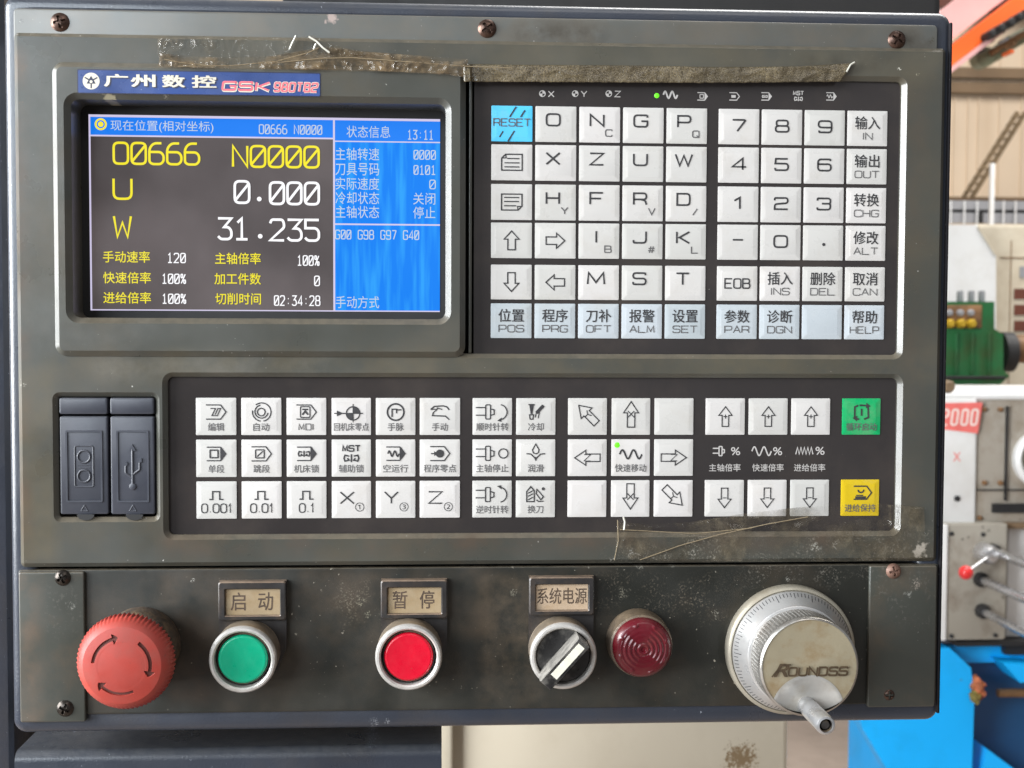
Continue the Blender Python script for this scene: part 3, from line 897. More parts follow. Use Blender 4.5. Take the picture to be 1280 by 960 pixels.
for s, y, v, xa in (("主轴转速", 191, "0000", 517), ("刀具号码", 210, "0101", 517), ("实际速度", 228, "0", 537), ("冷却状态", 246, "关闭", 516), ("主轴状态", 263.5, "停止", 516)):
    tx(s, 418, 473, y, 15.5, 7)
    (tx(v, xa, 544, y, 15, 7) if v in ("关闭", "停止") else st(v, xa, 544, y, 11, 7, True, 1.3, 0.42))
st("G00 G98 G97 G40", 418, 523, 292, 11, 7, True, 1.3, 0.42)
tx("手动方式", 418, 473, 377, 15.5, 7)
screen = scr.build("screen", ["lcd_black", "lcd_blue", "lcd_title", "lcd_white", "lcd_yellow", "dark_gap", "lcd_border", "lcd_dim"], bz_)

# ---- maker's badge on the bezel
bd = MB()
qx0, qx1, qz0, qz1 = Q(98, 90, 400, 118, 6)
bd.rings([(rrect(qx0 - .5, qx1 + .3, qz0 - .3, qz1 + .5, .6, 2), 5.9), (rrect(qx0 - .5, qx1 + .3, qz0 - .3, qz1 + .5, .6, 2), 6.06)], 3, False)
bd.rings([(rrect(qx0, qx1, qz0, qz1, .5, 2), 6.0), (rrect(qx0, qx1, qz0, qz1, .5, 2), 6.25)], 0, False)
def bp(px, py):
    return qx0 + (qx1 - qx0) * (px - 98) / 302, qz1 - (qz1 - qz0) * (py - 90) / 28
u = (qx1 - qx0) / 302
cx, cz = bp(114, 103.5)
bd.disc(cx, cz, 10.5 * u, 6.3, 1, 32)
bd.fill([(cx + 6.6 * u * cos(radians(a)), cz + 6.6 * u * sin(radians(a))) for a in (90, 210, 330)], 6.33, 3)
bd.disc(cx, cz - .3, 1.9 * u, 6.37, 1)
for a in (30, 150, 270):
    bd.line([(cx + 3 * u * cos(radians(a)), cz + 3 * u * sin(radians(a))), (cx + 9 * u * cos(radians(a)), cz + 9 * u * sin(radians(a)))], 1.6 * u, 6.35, 3)
for s, xa, xb in (("广", 130, 160), ("州", 163, 194), ("数", 202, 231), ("控", 239, 270)):
    xx, zz = bp((xa + xb) / 2, 102.5)
    for k in (0, .25, .5, .75):
        bd.text(s, xx + .1 + k, zz - .4, (xb - xa) * u - .6, 15 * u, 6.3, 3)
    for k in (-.3, -.1, .1, .3):
        bd.text(s, xx + k, zz, (xb - xa) * u - .6, 15 * u, 6.37, 1)
        bd.text(s, xx + k, zz + .22, (xb - xa) * u - .6, 15 * u, 6.37, 1)
xx, zz = bp(306, 107)
bd.stroke("GSK", xx + .3, zz - .3, 16 * u, 10 * u, 5 * u, 3.6 * u, 6.3, 1, 0.2, shear=0.15)
bd.stroke("GSK", xx, zz, 16 * u, 10 * u, 5 * u, 2.4 * u, 6.37, 2, 0.2, shear=0.15)
xx, zz = bp(369, 107.5)
bd.stroke("980TB2", xx, zz, 6.4 * u, 10.5 * u, 3 * u, 3.4 * u, 6.3, 1, 0.2, shear=0.15)
bd.stroke("980TB2", xx, zz, 6.4 * u, 10.5 * u, 3 * u, 2.1 * u, 6.37, 2, 0.2, shear=0.15)
tag(bd.build("maker_badge", ["badge_blue", "badge_white", "badge_red", "badge_dark"], bz_), "blue maker's badge with white and red lettering")

# ---- keys
KA = {'A': (21.92, 40.30), 'E': (100.88, 119.27), 'F': (124.60, 143.12), 'I': (183.73, 202.14)}
def lerp2(a, b_, t):
    return (a[0] + (b_[0] - a[0]) * t, a[1] + (b_[1] - a[1]) * t)
for i, c in enumerate("BCD"):
    KA[c] = lerp2(KA['A'], KA['E'], (i + 1) / 4)
for i, c in enumerate("GH"):
    KA[c] = lerp2(KA['F'], KA['I'], (i + 1) / 3)
KR = [(100.66, 84.8), (83.46, 67.52), (65.86, 49.87), (48.67, 32.8), (29.88, 14.26), (12.5, -3.1)]
LR = [(-30.15, -46.83), (-48.85, -65.6), (-67.55, -84.3)]
LA = {'a': (-109.33, -91.52), 'd': (-49.28, -31.74), 'h': (33.55, 51.35), 'k': (96.58, 114.42), 'n': (159.68, 177.68), 'o': (183.35, 201.17)}
def PX(a, b_, y=570):
    return P(a, y)[0], P(b_, y)[0]
LA['b'], LA['c'] = lerp2(LA['a'], LA['d'], 1 / 3), lerp2(LA['a'], LA['d'], 2 / 3)
LA['e'], LA['f'] = PX(469.8, 519.2), PX(524.6, 575)
LA['g'] = PX(590.6, 639.8)
LA['i'], LA['j'] = PX(709.8, 758.3), PX(764.2, 812.3)
LA['l'], LA['m'] = PX(881.6, 930.4), PX(935.3, 983.8)

INK = 0.26
class Key:
    def __init__(self, xs, zs):
        self.x0, self.x1 = xs
        self.z1, self.z0 = zs
        self.cx, self.cz = (self.x0 + self.x1) / 2, (self.z0 + self.z1) / 2
        self.w, self.h = self.x1 - self.x0, self.z1 - self.z0
        b = self.b = MB()
        r = lambda g, q: rrect(self.x0 + g, self.x1 - g, self.z0 + g, self.z1 - g, q, 3)
        tilt = [random.uniform(-.0022, .0022) for _ in range(2)]
        bend = lambda base, k: (lambda x, z: base + k * (tilt[0] * (x - self.cx) + tilt[1] * (z - self.cz)) * 4)
        b.rings([(r(0, .35), -.4), (r(0.02, .35), -.06), (r(.25, .4), 0.0), (r(1.6, .5), 0.02), (r(1.9, .6), bend(.09, .5)), (r(2.15, .7), bend(.11, 1))], 0, True)
    def at(self, fx, fz):
        return self.x0 + self.w * fx, self.z1 - self.h * fz

UK = {}
ROWS = ["A", "B", "C", "D", "E", "F", "G", "H", "I"]
LAT = [
    [None, "O", "NC", "G", "PQ", "7", "8", "9", ("输入", "IN")],
    ["pgup", "X", "Z", "U", "W", "4", "5", "6", ("输出", "OUT")],
    ["pgdn", "HY", "F", "RV", "D/", "1", "2", "3", ("转换", "CHG")],
    ["up", "right", "IB", "J#", "KL", "-", "0", ".", ("修改", "ALT")],
    ["down", "left", "M", "S", "T", "EOB", ("插入", "INS"), ("删除", "DEL"), ("取消", "CAN")],
    [("位置", "POS"), ("程序", "PRG"), ("刀补", "OFT"), ("报警", "ALM"), ("设置", "SET"), ("参数", "PAR"), ("诊断", "DGN"), "", ("帮助", "HELP")],
]
ARW = [(0, 1), (.85, .12), (.42, .12), (.42, -1), (-.42, -1), (-.42, .12), (-.85, .12)]
def arrow(b, cx, cz, s, ang, lw, h, mi=1, k=1.0, tip=None):
    a = radians(ang)
    pts = [(cx + s * (x * k * cos(a) - z * sin(a)), cz + s * (x * k * sin(a) + z * cos(a))) for x, z in ARW]
    b.line(pts, lw, h, mi, True)

mx0, mx1, mz0, mz1 = Q(598, 98, 1122, 442, -0.4)
kp = MB()
kp.box(mx0 - 2, mx1 + 2, mz0 - 2, mz1 + 3, -2, -0.35)
keypad = kp  # finished below, after its printed symbols
def up(px, py):
    return P(px, py, -.3)
HW = -0.33
# printed row of symbols above the keys
for px, s in ((679, "X"), (720, "Y"), (762, "Z")):
    x, z = up(px - 1, 117)
    kp.disc(x, z, 1.35, HW, 1, 20, 0, 90)
    kp.disc(x, z, 1.35, HW, 1, 20, 180, 270)
    kp.circle(x, z, 1.3, .35, HW)
    x, z = up(px + 10, 117.5)
    kp.stroke(s, x, z, 2.5, 2.5, 0, .42, HW)
def wave(b, cx, cz, w, a, lw, h, mi=1, n=2):
    pts = [(cx - w / 2 + w * i / 48, cz + a * sin(2 * pi * n * i / 48)) for i in range(49)]
    b.line(pts, lw, h, mi)
x, z = up(838, 118.5)
wave(kp, x, z, 6.4, 1.5, .75, HW, 1, 2)
def prog(b, cx, cz, s, lw, h, solid=False, mi=1):
    b.line([(cx - s, cz + s * .72), (cx + s * .45, cz + s * .72), (cx + s, cz), (cx + s * .45, cz - s * .72), (cx - s, cz - s * .72)], lw, h, mi)
    if solid:
        b.fill([(cx + s * .42, cz + s * .8), (cx + s * 1.05, cz), (cx + s * .42, cz - s * .8)], h, mi)
def link(b, cx, cz, s, lw, h, mi=1):
    for d in (-1, 1):
        b.line([(cx + d * s * .35, cz + s * .3), (cx + d * s * .95, cz + s * .45), (cx + d * s * 1.1, cz), (cx + d * s * .95, cz - s * .45), (cx + d * s * .35, cz - s * .3), (cx + d * s * .6, cz)], lw, h, mi)
    b.line([(cx, cz - s * .6), (cx, cz + s * .6)], lw, h, mi)
for px, kind in ((878, 's'), (918, 'p'), (958, 'l'), (998, 'm'), (1039, 'w')):
    x, z = up(px, 120.5)
    if kind != 'm':
        prog(kp, x, z, 2.3, .42, HW, kind in 'slw', 1)
    if kind == 's':
        kp.line(rrect(x - 1.1, x + .5, z - .8, z + .8, .1, 1), .35, HW, 1, True)
    if kind == 'p':
        kp.line([(x - 1.4, z), (x + .6, z)], 1.2, HW, 1)
    if kind == 'l':
        link(kp, x - .7, z, 1.1, .35, HW)
    if kind == 'm':
        kp.stroke("MST", x, z + 1.5, 1.3, 1.6, .4, .38, HW, 1)
        link(kp, x, z - 1.1, 1.7, .4, HW)
    if kind == 'w':
        wave(kp, x - .7, z, 2.6, .7, .35, HW, 1, 2)
UP = tag(kp.build("keypad_membrane", ["membrane", "ink_white"], cp), "upper keypad of letters and numbers")
b = MB()
x, z = up(821, 119.5)
b.polar(x, z, 1.15, lambda a, c, r: -.3 + .25 * (1 - (r / 1.15) ** 2), 20, 5)
tag(b.build("indicator_light", ["led_green"], UP), "small green light beside the wave symbol")

for ri, row in enumerate(LAT):
    for ci, leg in enumerate(row):
        k = Key(KA[ROWS[ci]], KR[ri])
        b = k.b
        mats = ["key_pale_blue" if ri == 5 else "key_white", "ink_dark", "ink_grey"]
        lab = "white key"
        if leg is None:
            mats[0] = "key_blue"
            x, z = k.at(.5, .47)
            b.stroke("RESET", x, z, 2.7, 3.2, .72, .46, INK, 2, .25)
            for fx, fz, ln in ((.52, .17, 5.4), (.76, .22, 3.6), (.24, .80, 3.0), (.48, .85, 5.4)):
                x, z = k.at(fx, fz)
                b.line([(x - ln * .27, z - ln * .43), (x + ln * .27, z + ln * .43)], .6, INK, 1)
            lab = "blue RESET key"
        elif isinstance(leg, tuple):
            x, z = k.at(.5, .345)
            b.text(leg[0], x, z, 11.6, 5.9, INK, 1, .016)
            x, z = k.at(.5, .725)
            cw = {2: 3.1, 3: 3.2, 4: 2.75}[len(leg[1])]
            ws = [cw * (.18 if c == 'I' else 1) for c in leg[1]]
            tot = sum(ws) + .75 * (len(ws) - 1)
            xx = x - tot / 2
            for c, w_ in zip(leg[1], ws):
                b.stroke(c, xx + w_ / 2, z, w_ if c != 'I' else .6, 3.0, 0, .42, INK, 2, .3)
                xx += w_ + .75
            lab = ("pale blue key" if ri == 5 else "white key") + " marked " + leg[1]
        elif leg in ("pgup", "pgdn"):
            s = 1 if leg == "pgup" else -1
            T = lambda px, pz: (k.cx + s * px, k.cz + s * pz)
            b.line([T(-4.6, -3.5), T(4.6, -3.5), T(4.6, 3.6), T(-2.8, 3.6), T(-4.6, 1.9)], .55, INK, 1, True)
            b.line([T(-2.8, 3.6), T(-2.6, 2.0), T(-4.6, 1.9)], .45, INK, 1)
            for q in (1.7, -.2, -2.0):
                b.line([T(-3.3 + (1.2 if q > 1 else 0), q), T(3.4, q)], .5, INK, 1)
            lab = "white page key"
        elif leg in ("up", "down", "left", "right"):
            arrow(b, k.cx, k.cz, 4.2, {"up": 0, "down": 180, "left": 90, "right": -90}[leg], .55, INK, 1, .95)
            lab = "white key with %s arrow" % leg
        elif leg == "EOB":
            x, z = k.at(.5, .5)
            b.stroke("EOB", x, z, 3.2, 4.2, .9, .62, INK, 1, .3)
            lab = "white key marked EOB"
        elif leg == "":
            lab = "blank pale blue key"
        else:
            dig = leg[0] in "0123456789-."
            x, z = k.at(.5, .47) if dig else k.at(.43, .38)
            cw = 6.0 if leg[0] not in "I" else 1
            if leg[0] in "MW":
                cw = 7.6
            if leg[0] in "RFDHJKPTS":
                cw = 5.7
            if leg[0] == '.':
                b.disc(x + .2, z - 1.2, .72, INK, 1)
            elif leg[0] == '-':
                b.line([(x - 2.3, z + .6), (x + 2.3, z + .6)], .75, INK, 1)
            else:
                b.stroke(leg[0], x, z, cw, 5.1, 0, .80, INK, 1, .3)
            if len(leg) > 1:
                x, z = k.at(.72, .73)
                b.stroke(leg[1], x, z, 2.9, 2.9, 0, .50, INK, 2, .3)
            lab = "white key marked " + leg
        tag(b.build("key", mats, UP), lab)

# ---- lower keypad
mx0, mx1, mz0, mz1 = Q(213, 474, 1119, 664, -0.4)
kp = MB()
kp.box(mx0 - 3, mx1 + 3, mz0 - 3, mz1 + 3, -2, -0.35)
def lsym(px, py):
    return P(px, py, -.3)
def spindle(b, cx, cz, s, lw, h, mi=1):
    for q in (.62, -.42):
        b.line([(cx - s * 1.9, cz + q * s), (cx - s * .55, cz + q * s)], lw, h, mi)
    b.line(rrect(cx - s * .55, cx + s * .1, cz - s * .95, cz + s * 1.0, s * .1, 1), lw, h, mi, True)
    b.line([(cx + s * .1, cz + s * .45), (cx + s * .6, cz + s * .3), (cx + s * .6, cz - s * .3), (cx + s * .1, cz - s * .45)], lw, h, mi)
def percent(b, cx, cz, s, lw, h, mi=1):
    b.line([(cx - s * .8, cz - s), (cx + s * .8, cz + s)], lw, h, mi)
    b.circle(cx - s * .65, cz + s * .5, s * .42, lw, h, mi)
    b.circle(cx + s * .65, cz - s * .5, s * .42, lw, h, mi)
for px, cap in ((906, "主轴倍率"), (960, "快速倍率"), (1012, "进给倍率")):
    x, z = lsym(px, 584.5)
    kp.text(cap, x, z, 14.6, 3.5, HW, 2, 0.006)
x, z = lsym(902, 564)
spindle(kp, x, z, 2.15, .55, HW)
x, z = lsym(919.5, 564)
percent(kp, x, z, 1.75, .5, HW)
x, z = lsym(952, 564)
wave(kp, x, z, 9.0, 2.0, .62, HW, 1, 2)
x, z = lsym(972, 564)
percent(kp, x, z, 1.75, .5, HW)
x, z = lsym(1006, 563.5)
kp.line([(x - 4.2 + 8.0 * i / 10, z + (1.6 if i % 2 else -1.6)) for i in range(11)], .55, HW)
x, z = lsym(1025, 563.5)
percent(kp, x, z, 1.75, .5, HW)
LP = tag(kp.build("keypad_membrane", ["membrane", "ink_white", "ink_white"], cp), "lower keypad of function keys")

def lkey(c, r):
    return Key(LA[c], LR[r])
def emit(k, label, m0="key_white"):
    return tag(k.b.build("key", [m0, "ink_dark", "ink_grey"], LP), label)
def caption(k, s, w, fz=.78, hgt=3.6):
    x, z = k.at(.5, fz)
    k.b.text(s, x, z, w, hgt, INK, 2, 0.014)
lw = .52
FN = [("a", 0, "编辑", 7.2, "edit"), ("b", 0, "自动", 7.2, "auto"), ("c", 0, "MDI", 7.2, "mdi"), ("d", 0, "回机床零点", 15.6, "home"), ("e", 0, "手脉", 7.2, "wheel"), ("f", 0, "手动", 7.2, "hand"),
      ("a", 1, "单段", 7.0, "single"), ("b", 1, "跳段", 7.2, "skip"), ("c", 1, "机床锁", 11.2, "lock"), ("d", 1, "辅助锁", 11.2, "mst"), ("e", 1, "空运行", 11.2, "dry"), ("f", 1, "程序零点", 14.6, "pzero"),
      ("a", 2, "0.001", 0, "pulse"), ("b", 2, "0.01", 0, "pulse"), ("c", 2, "0.1", 0, "pulse"), ("d", 2, "X①", 0, "axis"), ("e", 2, "Y③", 0, "axis"), ("f", 2, "Z②", 0, "axis"),
      ("g", 0, "顺时针转", 14.6, "cw"), ("g", 1, "主轴停止", 14.6, "stop"), ("g", 2, "逆时针转", 14.6, "ccw"), ("h", 0, "冷却", 7.2, "cool"), ("h", 1, "润滑", 7.2, "lube"), ("h", 2, "换刀", 7.2, "tool")]
for c, r, cap, w, ic in FN:
    k = lkey(c, r)
    b = k.b
    x, z = k.at(.5, .38)
    lab = "white key marked " + cap
    if w:
        if cap == "MDI":
            xx, zz = k.at(.5, .78)
            for ch_, ox in (("M", -2.2), ("D", .9), ("I", 2.9)):
                b.stroke(ch_, xx + ox, zz, 2.3 if ch_ != "I" else .5, 2.7, 0, .42, INK, 2)
        else:
            caption(k, cap, w)
    if ic in ("edit", "mdi", "skip", "pzero"):
        prog(b, x, z, 4.4, lw, INK)
    if ic in ("single", "lock", "dry"):
        prog(b, x, z, 4.2, lw, INK, True)
    if ic == "edit":
        b.line([(x - 2.4, z + 1.6), (x - .2, z + 1.6), (x - 1.8, z - 1.6), (x + .6, z - 1.6), (x + 2.0, z + 1.6), (x + .9, z + 1.6), (x - .4, z - 1.2)], .45, INK, 1)
    elif ic == "auto":
        b.circle(x, z, 1.7, lw, INK, 1)
        b.circle(x + .1, z + .2, 2.9, lw, INK, 1, 100, 350)
        b.circle(x + .2, z, 4.1, lw, INK, 1, -80, 130)
        b.circle(x + .2, z, 4.1, lw, INK, 1, 170, 262)
    elif ic == "mdi":
        b.line(rrect(x - 2.6, x + 1.6, z - 2.4, z + 2.4, .4, 2), .5, INK, 1, True)
        b.line([(x - 1.8, z - 1.2), (x - .5, z + .4), (x + .8, z - 1.2)], .8, INK, 1)
        b.line([(x - 1.8, z + 1.2), (x + .8, z + 1.2)], .7, INK, 1)
    elif ic == "home":
        b.line([(x - 7.6, z - .6), (x + 5.2, z - .6)], .5, INK, 1)
        b.fill([(x - 6.4, z + .7), (x - 3.6, z - .6), (x - 6.4, z - 1.9)], INK, 1)
        b.circle(x + .8, z - .6, 3.0, .55, INK, 1)
        b.disc(x + .8, z - .6, 3.0, INK, 1, 12, 0, 90)
        b.disc(x + .8, z - .6, 3.0, INK, 1, 12, 180, 270)
        b.line([(x + .8, z - 4.6), (x + .8, z + 3.6)], .4, INK, 1)
    elif ic == "wheel":
        b.circle(x, z, 3.7, .75, INK, 1)
        b.line([(x - 1.6, z - 2.2), (x - 1.6, z + 1.3), (x + .4, z + 1.3), (x + .4, z - .6)], .6, INK, 1)
        b.line([(x + .4, z + 1.0), (x + 2.6, z + 1.0)], .6, INK, 1)
    elif ic == "hand":
        b.line([(x - 4.2, z + 1.2), (x - 2.4, z + 2.6), (x + 1.5, z + 2.8), (x + 3, z + 2.4), (x + 4.2, z + 1.0)], .6, INK, 1)
        b.line([(x - 4.2, z + 1.2), (x - 1.2, z + 1.3), (x - 3.0, z - .2), (x - 3.4, z - 1.6), (x + 2.4, z - 1.8), (x + 4.2, z - 3.4)], .55, INK, 1)
        b.line([(x - 1.5, z + 1.9), (x + 1.0, z + 1.2)], .5, INK, 1)
    elif ic == "single":
        b.line(rrect(x - 2.7, x + .8, z - 1.7, z + 1.7, .2, 1), .65, INK, 1, True)
    elif ic == "skip":
        b.line(rrect(x - 2.6, x + 1.2, z - 1.8, z + 1.8, .2, 1), .55, INK, 1, True)
        b.line([(x - 1.9, z - 1.2), (x + .6, z + 1.2)], .5, INK, 1)
    elif ic == "lock":
        link(b, x - 1.1, z, 2.3, .6, INK)
    elif ic == "mst":
        b.stroke("MST", x, z + 2.4, 2.1, 2.5, .7, .62, INK, 1)
        link(b, x, z - 2.0, 3.0, .65, INK)
    elif ic == "dry":
        wave(b, x - 1.0, z, 5.0, 1.2, .65, INK, 1, 2)
    elif ic == "pzero":
        b.line([(x - 4.0, z), (x + 1, z)], .55, INK, 1)
        b.disc(x, z, 1.9, INK, 1, 10)
        b.fill([(x - 2.6, z + 1.1), (x - .8, z), (x - 2.6, z - 1.1)], INK, 1)
    elif ic == "pulse":
        b.line([(x - 3.2, z - 1.7), (x - 1.7, z - 1.7), (x - 1.7, z + 1.8), (x + 1.4, z + 1.8), (x + 1.4, z - 1.7), (x + 3.0, z - 1.7)], .6, INK, 1)
        xx, zz = k.at(.5, .72)
        ws_ = [1.0 if c_ == '.' else 2.6 if c_ != '1' else 1.5 for c_ in cap]
        x_ = xx - (sum(ws_) + .72 * (len(cap) - 1)) / 2
        for c_, w_ in zip(cap, ws_):
            b.stroke(c_, x_ + w_ / 2, zz, max(w_, 1.2), 4.0, 0, .5, INK, 1, .5)
            x_ += w_ + .72
    elif ic == "axis":
        xx, zz = k.at(.39, .45)
        b.stroke(cap[0], xx, zz, 6.0, 5.2, 0, .62, INK, 1)
        xx, zz = k.at(.71, .70)
        b.text(cap[1], xx, zz, 4.0, 4.0, INK, 1)
    elif ic in ("cw", "stop", "ccw"):
        spindle(b, x - 1.2, z, 3.3, lw, INK)
        if ic == "stop":
            b.circle(x + 5.0, z, 2.1, lw, INK, 1)
        else:
            b.circle(x + 3.2, z, 3.4, lw, INK, 1, -80, 80)
            q = 1 if ic == "ccw" else -1
            b.fill([(x + 2.2, z + q * 3.9), (x + 4.3, z + q * 2.4), (x + 4.0, z + q * 4.4)], INK, 1)
    elif ic == "cool":
        b.line([(x - 3.4, z + 3.4), (x - .6, z + 3.4)], .6, INK, 1)
        b.fill([(x - 3.0, z + 3.3), (x - 1.0, z + 3.3), (x - 1.6, z - .8), (x - 2.4, z - .8)], INK, 1)
        b.line([(x - 2.6, z - 3.2), (x - 2.9, z - 1.2), (x - 1.1, z - 1.2), (x - 1.4, z - 3.2)], .5, INK, 1, True)
        b.line([(x + 3.4, z + 3.0), (x + .2, z - .4)], 1.5, INK, 1)
        b.line([(x + .2, z - .2), (x - .4, z - 2.4)], .45, INK, 1)
        b.line([(x + 1.6, z + .2), (x + 1.0, z - 2.8)], .45, INK, 1)
    elif ic == "lube":
        b.line([(x, z + 4.3), (x + 1.5, z + 1.6), (x + 1.1, z + .3), (x, z - .2), (x - 1.1, z + .3), (x - 1.5, z + 1.6)], .5, INK, 1, True)
        b.line([(x - 4.2, z - .1), (x - 2.2, z - .3), (x, z - 2.4), (x + 2.2, z - .3), (x + 4.2, z - .1)], .55, INK, 1)
        b.fill([(x - .9, z - 1.6), (x + .9, z - 1.6), (x, z - 3.6)], INK, 1)
    elif ic == "tool":
        b.line([(x - 4.0, z - 3.2), (x - 4.0, z + 1.4), (x - 2.2, z + 3.6), (x - .6, z + 1.8), (x - .6, z - 3.2)], .55, INK, 1, True)
        for q in (-1.8, -.2, 1.2):
            b.line([(x - 3.4, z + q - .6), (x - 1.2, z + q + .6)], .5, INK, 1)
        b.line([(x + .6, z + 2.4), (x + 3.6, z - 1.0), (x + 2.4, z - 2.4), (x + .3, z + .4)], .5, INK, 1, True)
        b.disc(x + 3.5, z + 2.6, .7, INK, 1)
        b.line([(x + .4, z - 2.4), (x + 1.4, z - 3.2), (x + 3.6, z - 3.0)], .5, INK, 1)
    emit(k, lab)
# jog arrows
for c, r, ang, ltr, la in (("i", 0, 45, "Y", 10), ("j", 0, 0, "X", 90), ("i", 1, 90, "Z", 0), ("k", 1, -90, "Z", 0), ("j", 2, 180, "X", 90), ("k", 2, 225, "Y", 10)):
    k = lkey(c, r)
    x, z = k.at(.5, .44 if r != 1 else .5)
    arrow(k.b, x, z, 5.8, ang, .5, INK, 1, .7)
    q = 1.35
    a = radians(ang)
    ox, oz = -.02 * sin(a), .1 * cos(a)
    if ltr == "Y":
        for t in (90, 210, 330):
            k.b.line([(x, z), (x + 1.9 * cos(radians(t + 12)), z + 1.9 * sin(radians(t + 12)))], .42, INK, 1)
    else:
        k.b.stroke(ltr, x + ox, z + oz, 2.9, 2.9, 0, .42, INK, 1)
    emit(k, "white key with an arrow and the letter %s inside it" % ltr)
for c, r in (("k", 0), ("i", 2)):
    emit(lkey(c, r), "blank white key")
k = lkey("j", 1)
x, z = k.at(.5, .42)
wave(k.b, x, z + .2, 10.2, 2.0, .8, INK, 1, 2)
caption(k, "快速移动", 14.4)
rk = emit(k, "white key with a wave symbol and a lit green lamp")
b = MB()
x, z = k.at(.15, .16)
b.polar(x, z, 1.35, lambda a, c, r: .05 + .3 * (1 - (r / 1.35) ** 2), 20, 5)
b.build("indicator_light", ["led_green"], LP)
for c in "lmn":
    for r, ang, sg_ in ((0, 0, "+"), (2, 180, "-")):
        k = lkey(c, r)
        x, z = k.at(.5, .50 if r == 0 else .49)
        arrow(k.b, x, z, 4.5, ang, .48, INK, 1, .8)
        k.b.line([(x - .9, z), (x + .9, z)], .4, INK, 1)
        if sg_ == "+":
            k.b.line([(x, z - .9), (x, z + .9)], .4, INK, 1)
        emit(k, "white key with an %s arrow and %s sign" % ("up" if r == 0 else "down", "plus" if r == 0 else "minus"))
k = lkey("o", 0)
x, z = k.at(.5, .38)
b = k.b
b.line([(x - 1.6, z + 3.2), (x - 3.2, z + 2.4), (x - 3.2, z - 2.8), (x - 1.2, z - 3.2)], .8, INK, 1)
b.line([(x - 1.0, z + 3.2), (x + 3.0, z + 3.0), (x + 3.2, z - 2.4), (x + 1.2, z - 3.2)], .8, INK, 1)
b.fill([(x + 2.2, z + 4.4), (x + 4.2, z + 2.8), (x + 2.0, z + 1.8)], INK, 1)
b.fill([(x - 2.2, z - 4.2), (x - 4.2, z - 2.6), (x - 2.0, z - 1.6)], INK, 1)
b.line([(x, z - 1.6), (x, z + 1.6)], .8, INK, 1)
caption(k, "循环启动", 14.4)
emit(k, "green cycle start key", "key_green")
k = lkey("o", 2)
x, z = k.at(.56, .36)
b = k.b
prog(b, x, z, 4.2, .6, INK)
b.circle(x - .8, z + 1.4, 1.3, .7, INK, 1, 180, 360)
b.line([(x - 3.4, z - 2.2), (x + 1.6, z - 2.2)], 1.1, INK, 1)
b.line([(x - 3.0, z - 1.2), (x + .2, z - 1.2)], .5, INK, 1)
caption(k, "进给保持", 14.4)
emit(k, "yellow feed hold key", "key_yellow")

# ---- socket covers
def cover(xa, xb, usb):
    x0, x1, z0, z1 = Q(xa, 498, xb, 645, HF)
    z1 = uw[3] - .5
    H0, H1 = -5, 2.2
    b = MB()
    hz = P(100, 518, HF)[1]
    b.box(x0, x1, hz, z1, H0, H1 + .3, 0, .7)
    # flap, with the thumb notch at its foot
    fz0, fz1 = z0 + .6, hz - .9
    b.box(x0, x1, fz0, fz1, H0, H1, 0, .7)
    cx = (x0 + x1) / 2
    nw = 3.2
    b.poly([(cx + nw * cos(radians(a)), fz0 + .3 + 2.2 * sin(radians(a))) for a in range(180, 361, 15)], H0, H1 - .5)
    # engraved field: a thin raised rim
    ix0, ix1 = x0 + 2.6, x1 - 2.4
    iz0, iz1 = fz0 + 5.4, fz1 - 6.2
    hh = H1
    outer, inner = rrect(ix0, ix1, iz0, iz1, .6, 2), rrect(ix0 + .8, ix1 - .8, iz0 + .8, iz1 - .8, .4, 2)
    b.rings([(outer, hh - .01), (outer, hh + .45), (inner, hh + .45), (inner, hh - .01)], 0, False, False, False)
    def bar(pts, w, closed=False):
        """raised moulding line"""
        n = len(pts)
        for i in range(n if closed else n - 1):
            a, c = pts[i], pts[(i + 1) % n]
            b.tube((a[0], hh, a[1]), (c[0], hh, c[1]), w / 2, 8)
    mz = (iz0 + iz1) / 2
    if usb:
        bar([(cx, mz - 8.2), (cx, mz + 7.6)], 1.25)
        b.poly([(cx - 1.6, mz + 6.9), (cx + 1.6, mz + 6.9), (cx, mz + 9.8)], hh - .1, hh + .5)
        b.lathe(cx, mz - 9, [(1.5, hh - .1), (1.5, hh + .4), (1.1, hh + .6)], 16)
        bar([(cx, mz - 5.4), (cx - 3.0, mz - 3.0), (cx - 3.0, mz + .6)], 1.1)
        b.lathe(cx - 3.0, mz + 1.1, [(1.0, hh - .1), (1.0, hh + .5)], 12)
        bar([(cx, mz - 3.8), (cx + 3.1, mz - 1.4), (cx + 3.1, mz + 2.0)], 1.1)
        b.box(cx + 2.1, cx + 4.1, mz + 1.8, mz + 3.6, hh - .1, hh + .5)
    else:
        bar(rrect(cx - 4.0, cx + 4.0, mz - 9.0, mz + 9.0, .5, 1), .7, True)
        for s in (1, -1):
            ring = [(cx + 2.7 * cos(radians(a)), mz + s * 4.3 + 2.7 * sin(radians(a))) for a in range(0, 360, 20)]
            bar(ring, 1.05, True)
        bar([(cx - 2.6, mz + .55), (cx + 2.6, mz + .55)], .45)
        bar([(cx - 2.6, mz - .55), (cx + 2.6, mz - .55)], .45)
    tz = fz0 + 2.6
    tri = [(cx - 1.5, tz - 1.1), (cx + 1.5, tz - 1.1), (cx, tz + 1.6)]
    bar(tri, .5, True)
    tag(b.build("socket_cover", ["rubber"], cp), "rubber socket cover with a raised trident symbol" if usb else "rubber socket cover with two raised rings in a frame")
cover(74, 134.5, False)
cover(137.5, 192.5, True)
b = MB()
for xa in (107, 168):
    x, z = P(xa, 646.5, HF)
    b.poly([(x + 3.8 * cos(radians(a)), z + 1.2 + 2.6 * sin(radians(a))) for a in range(180, 361, 15)], HF - .2, HF + .03)
b.build("thumb_notch", ["dark_gap"], cp)

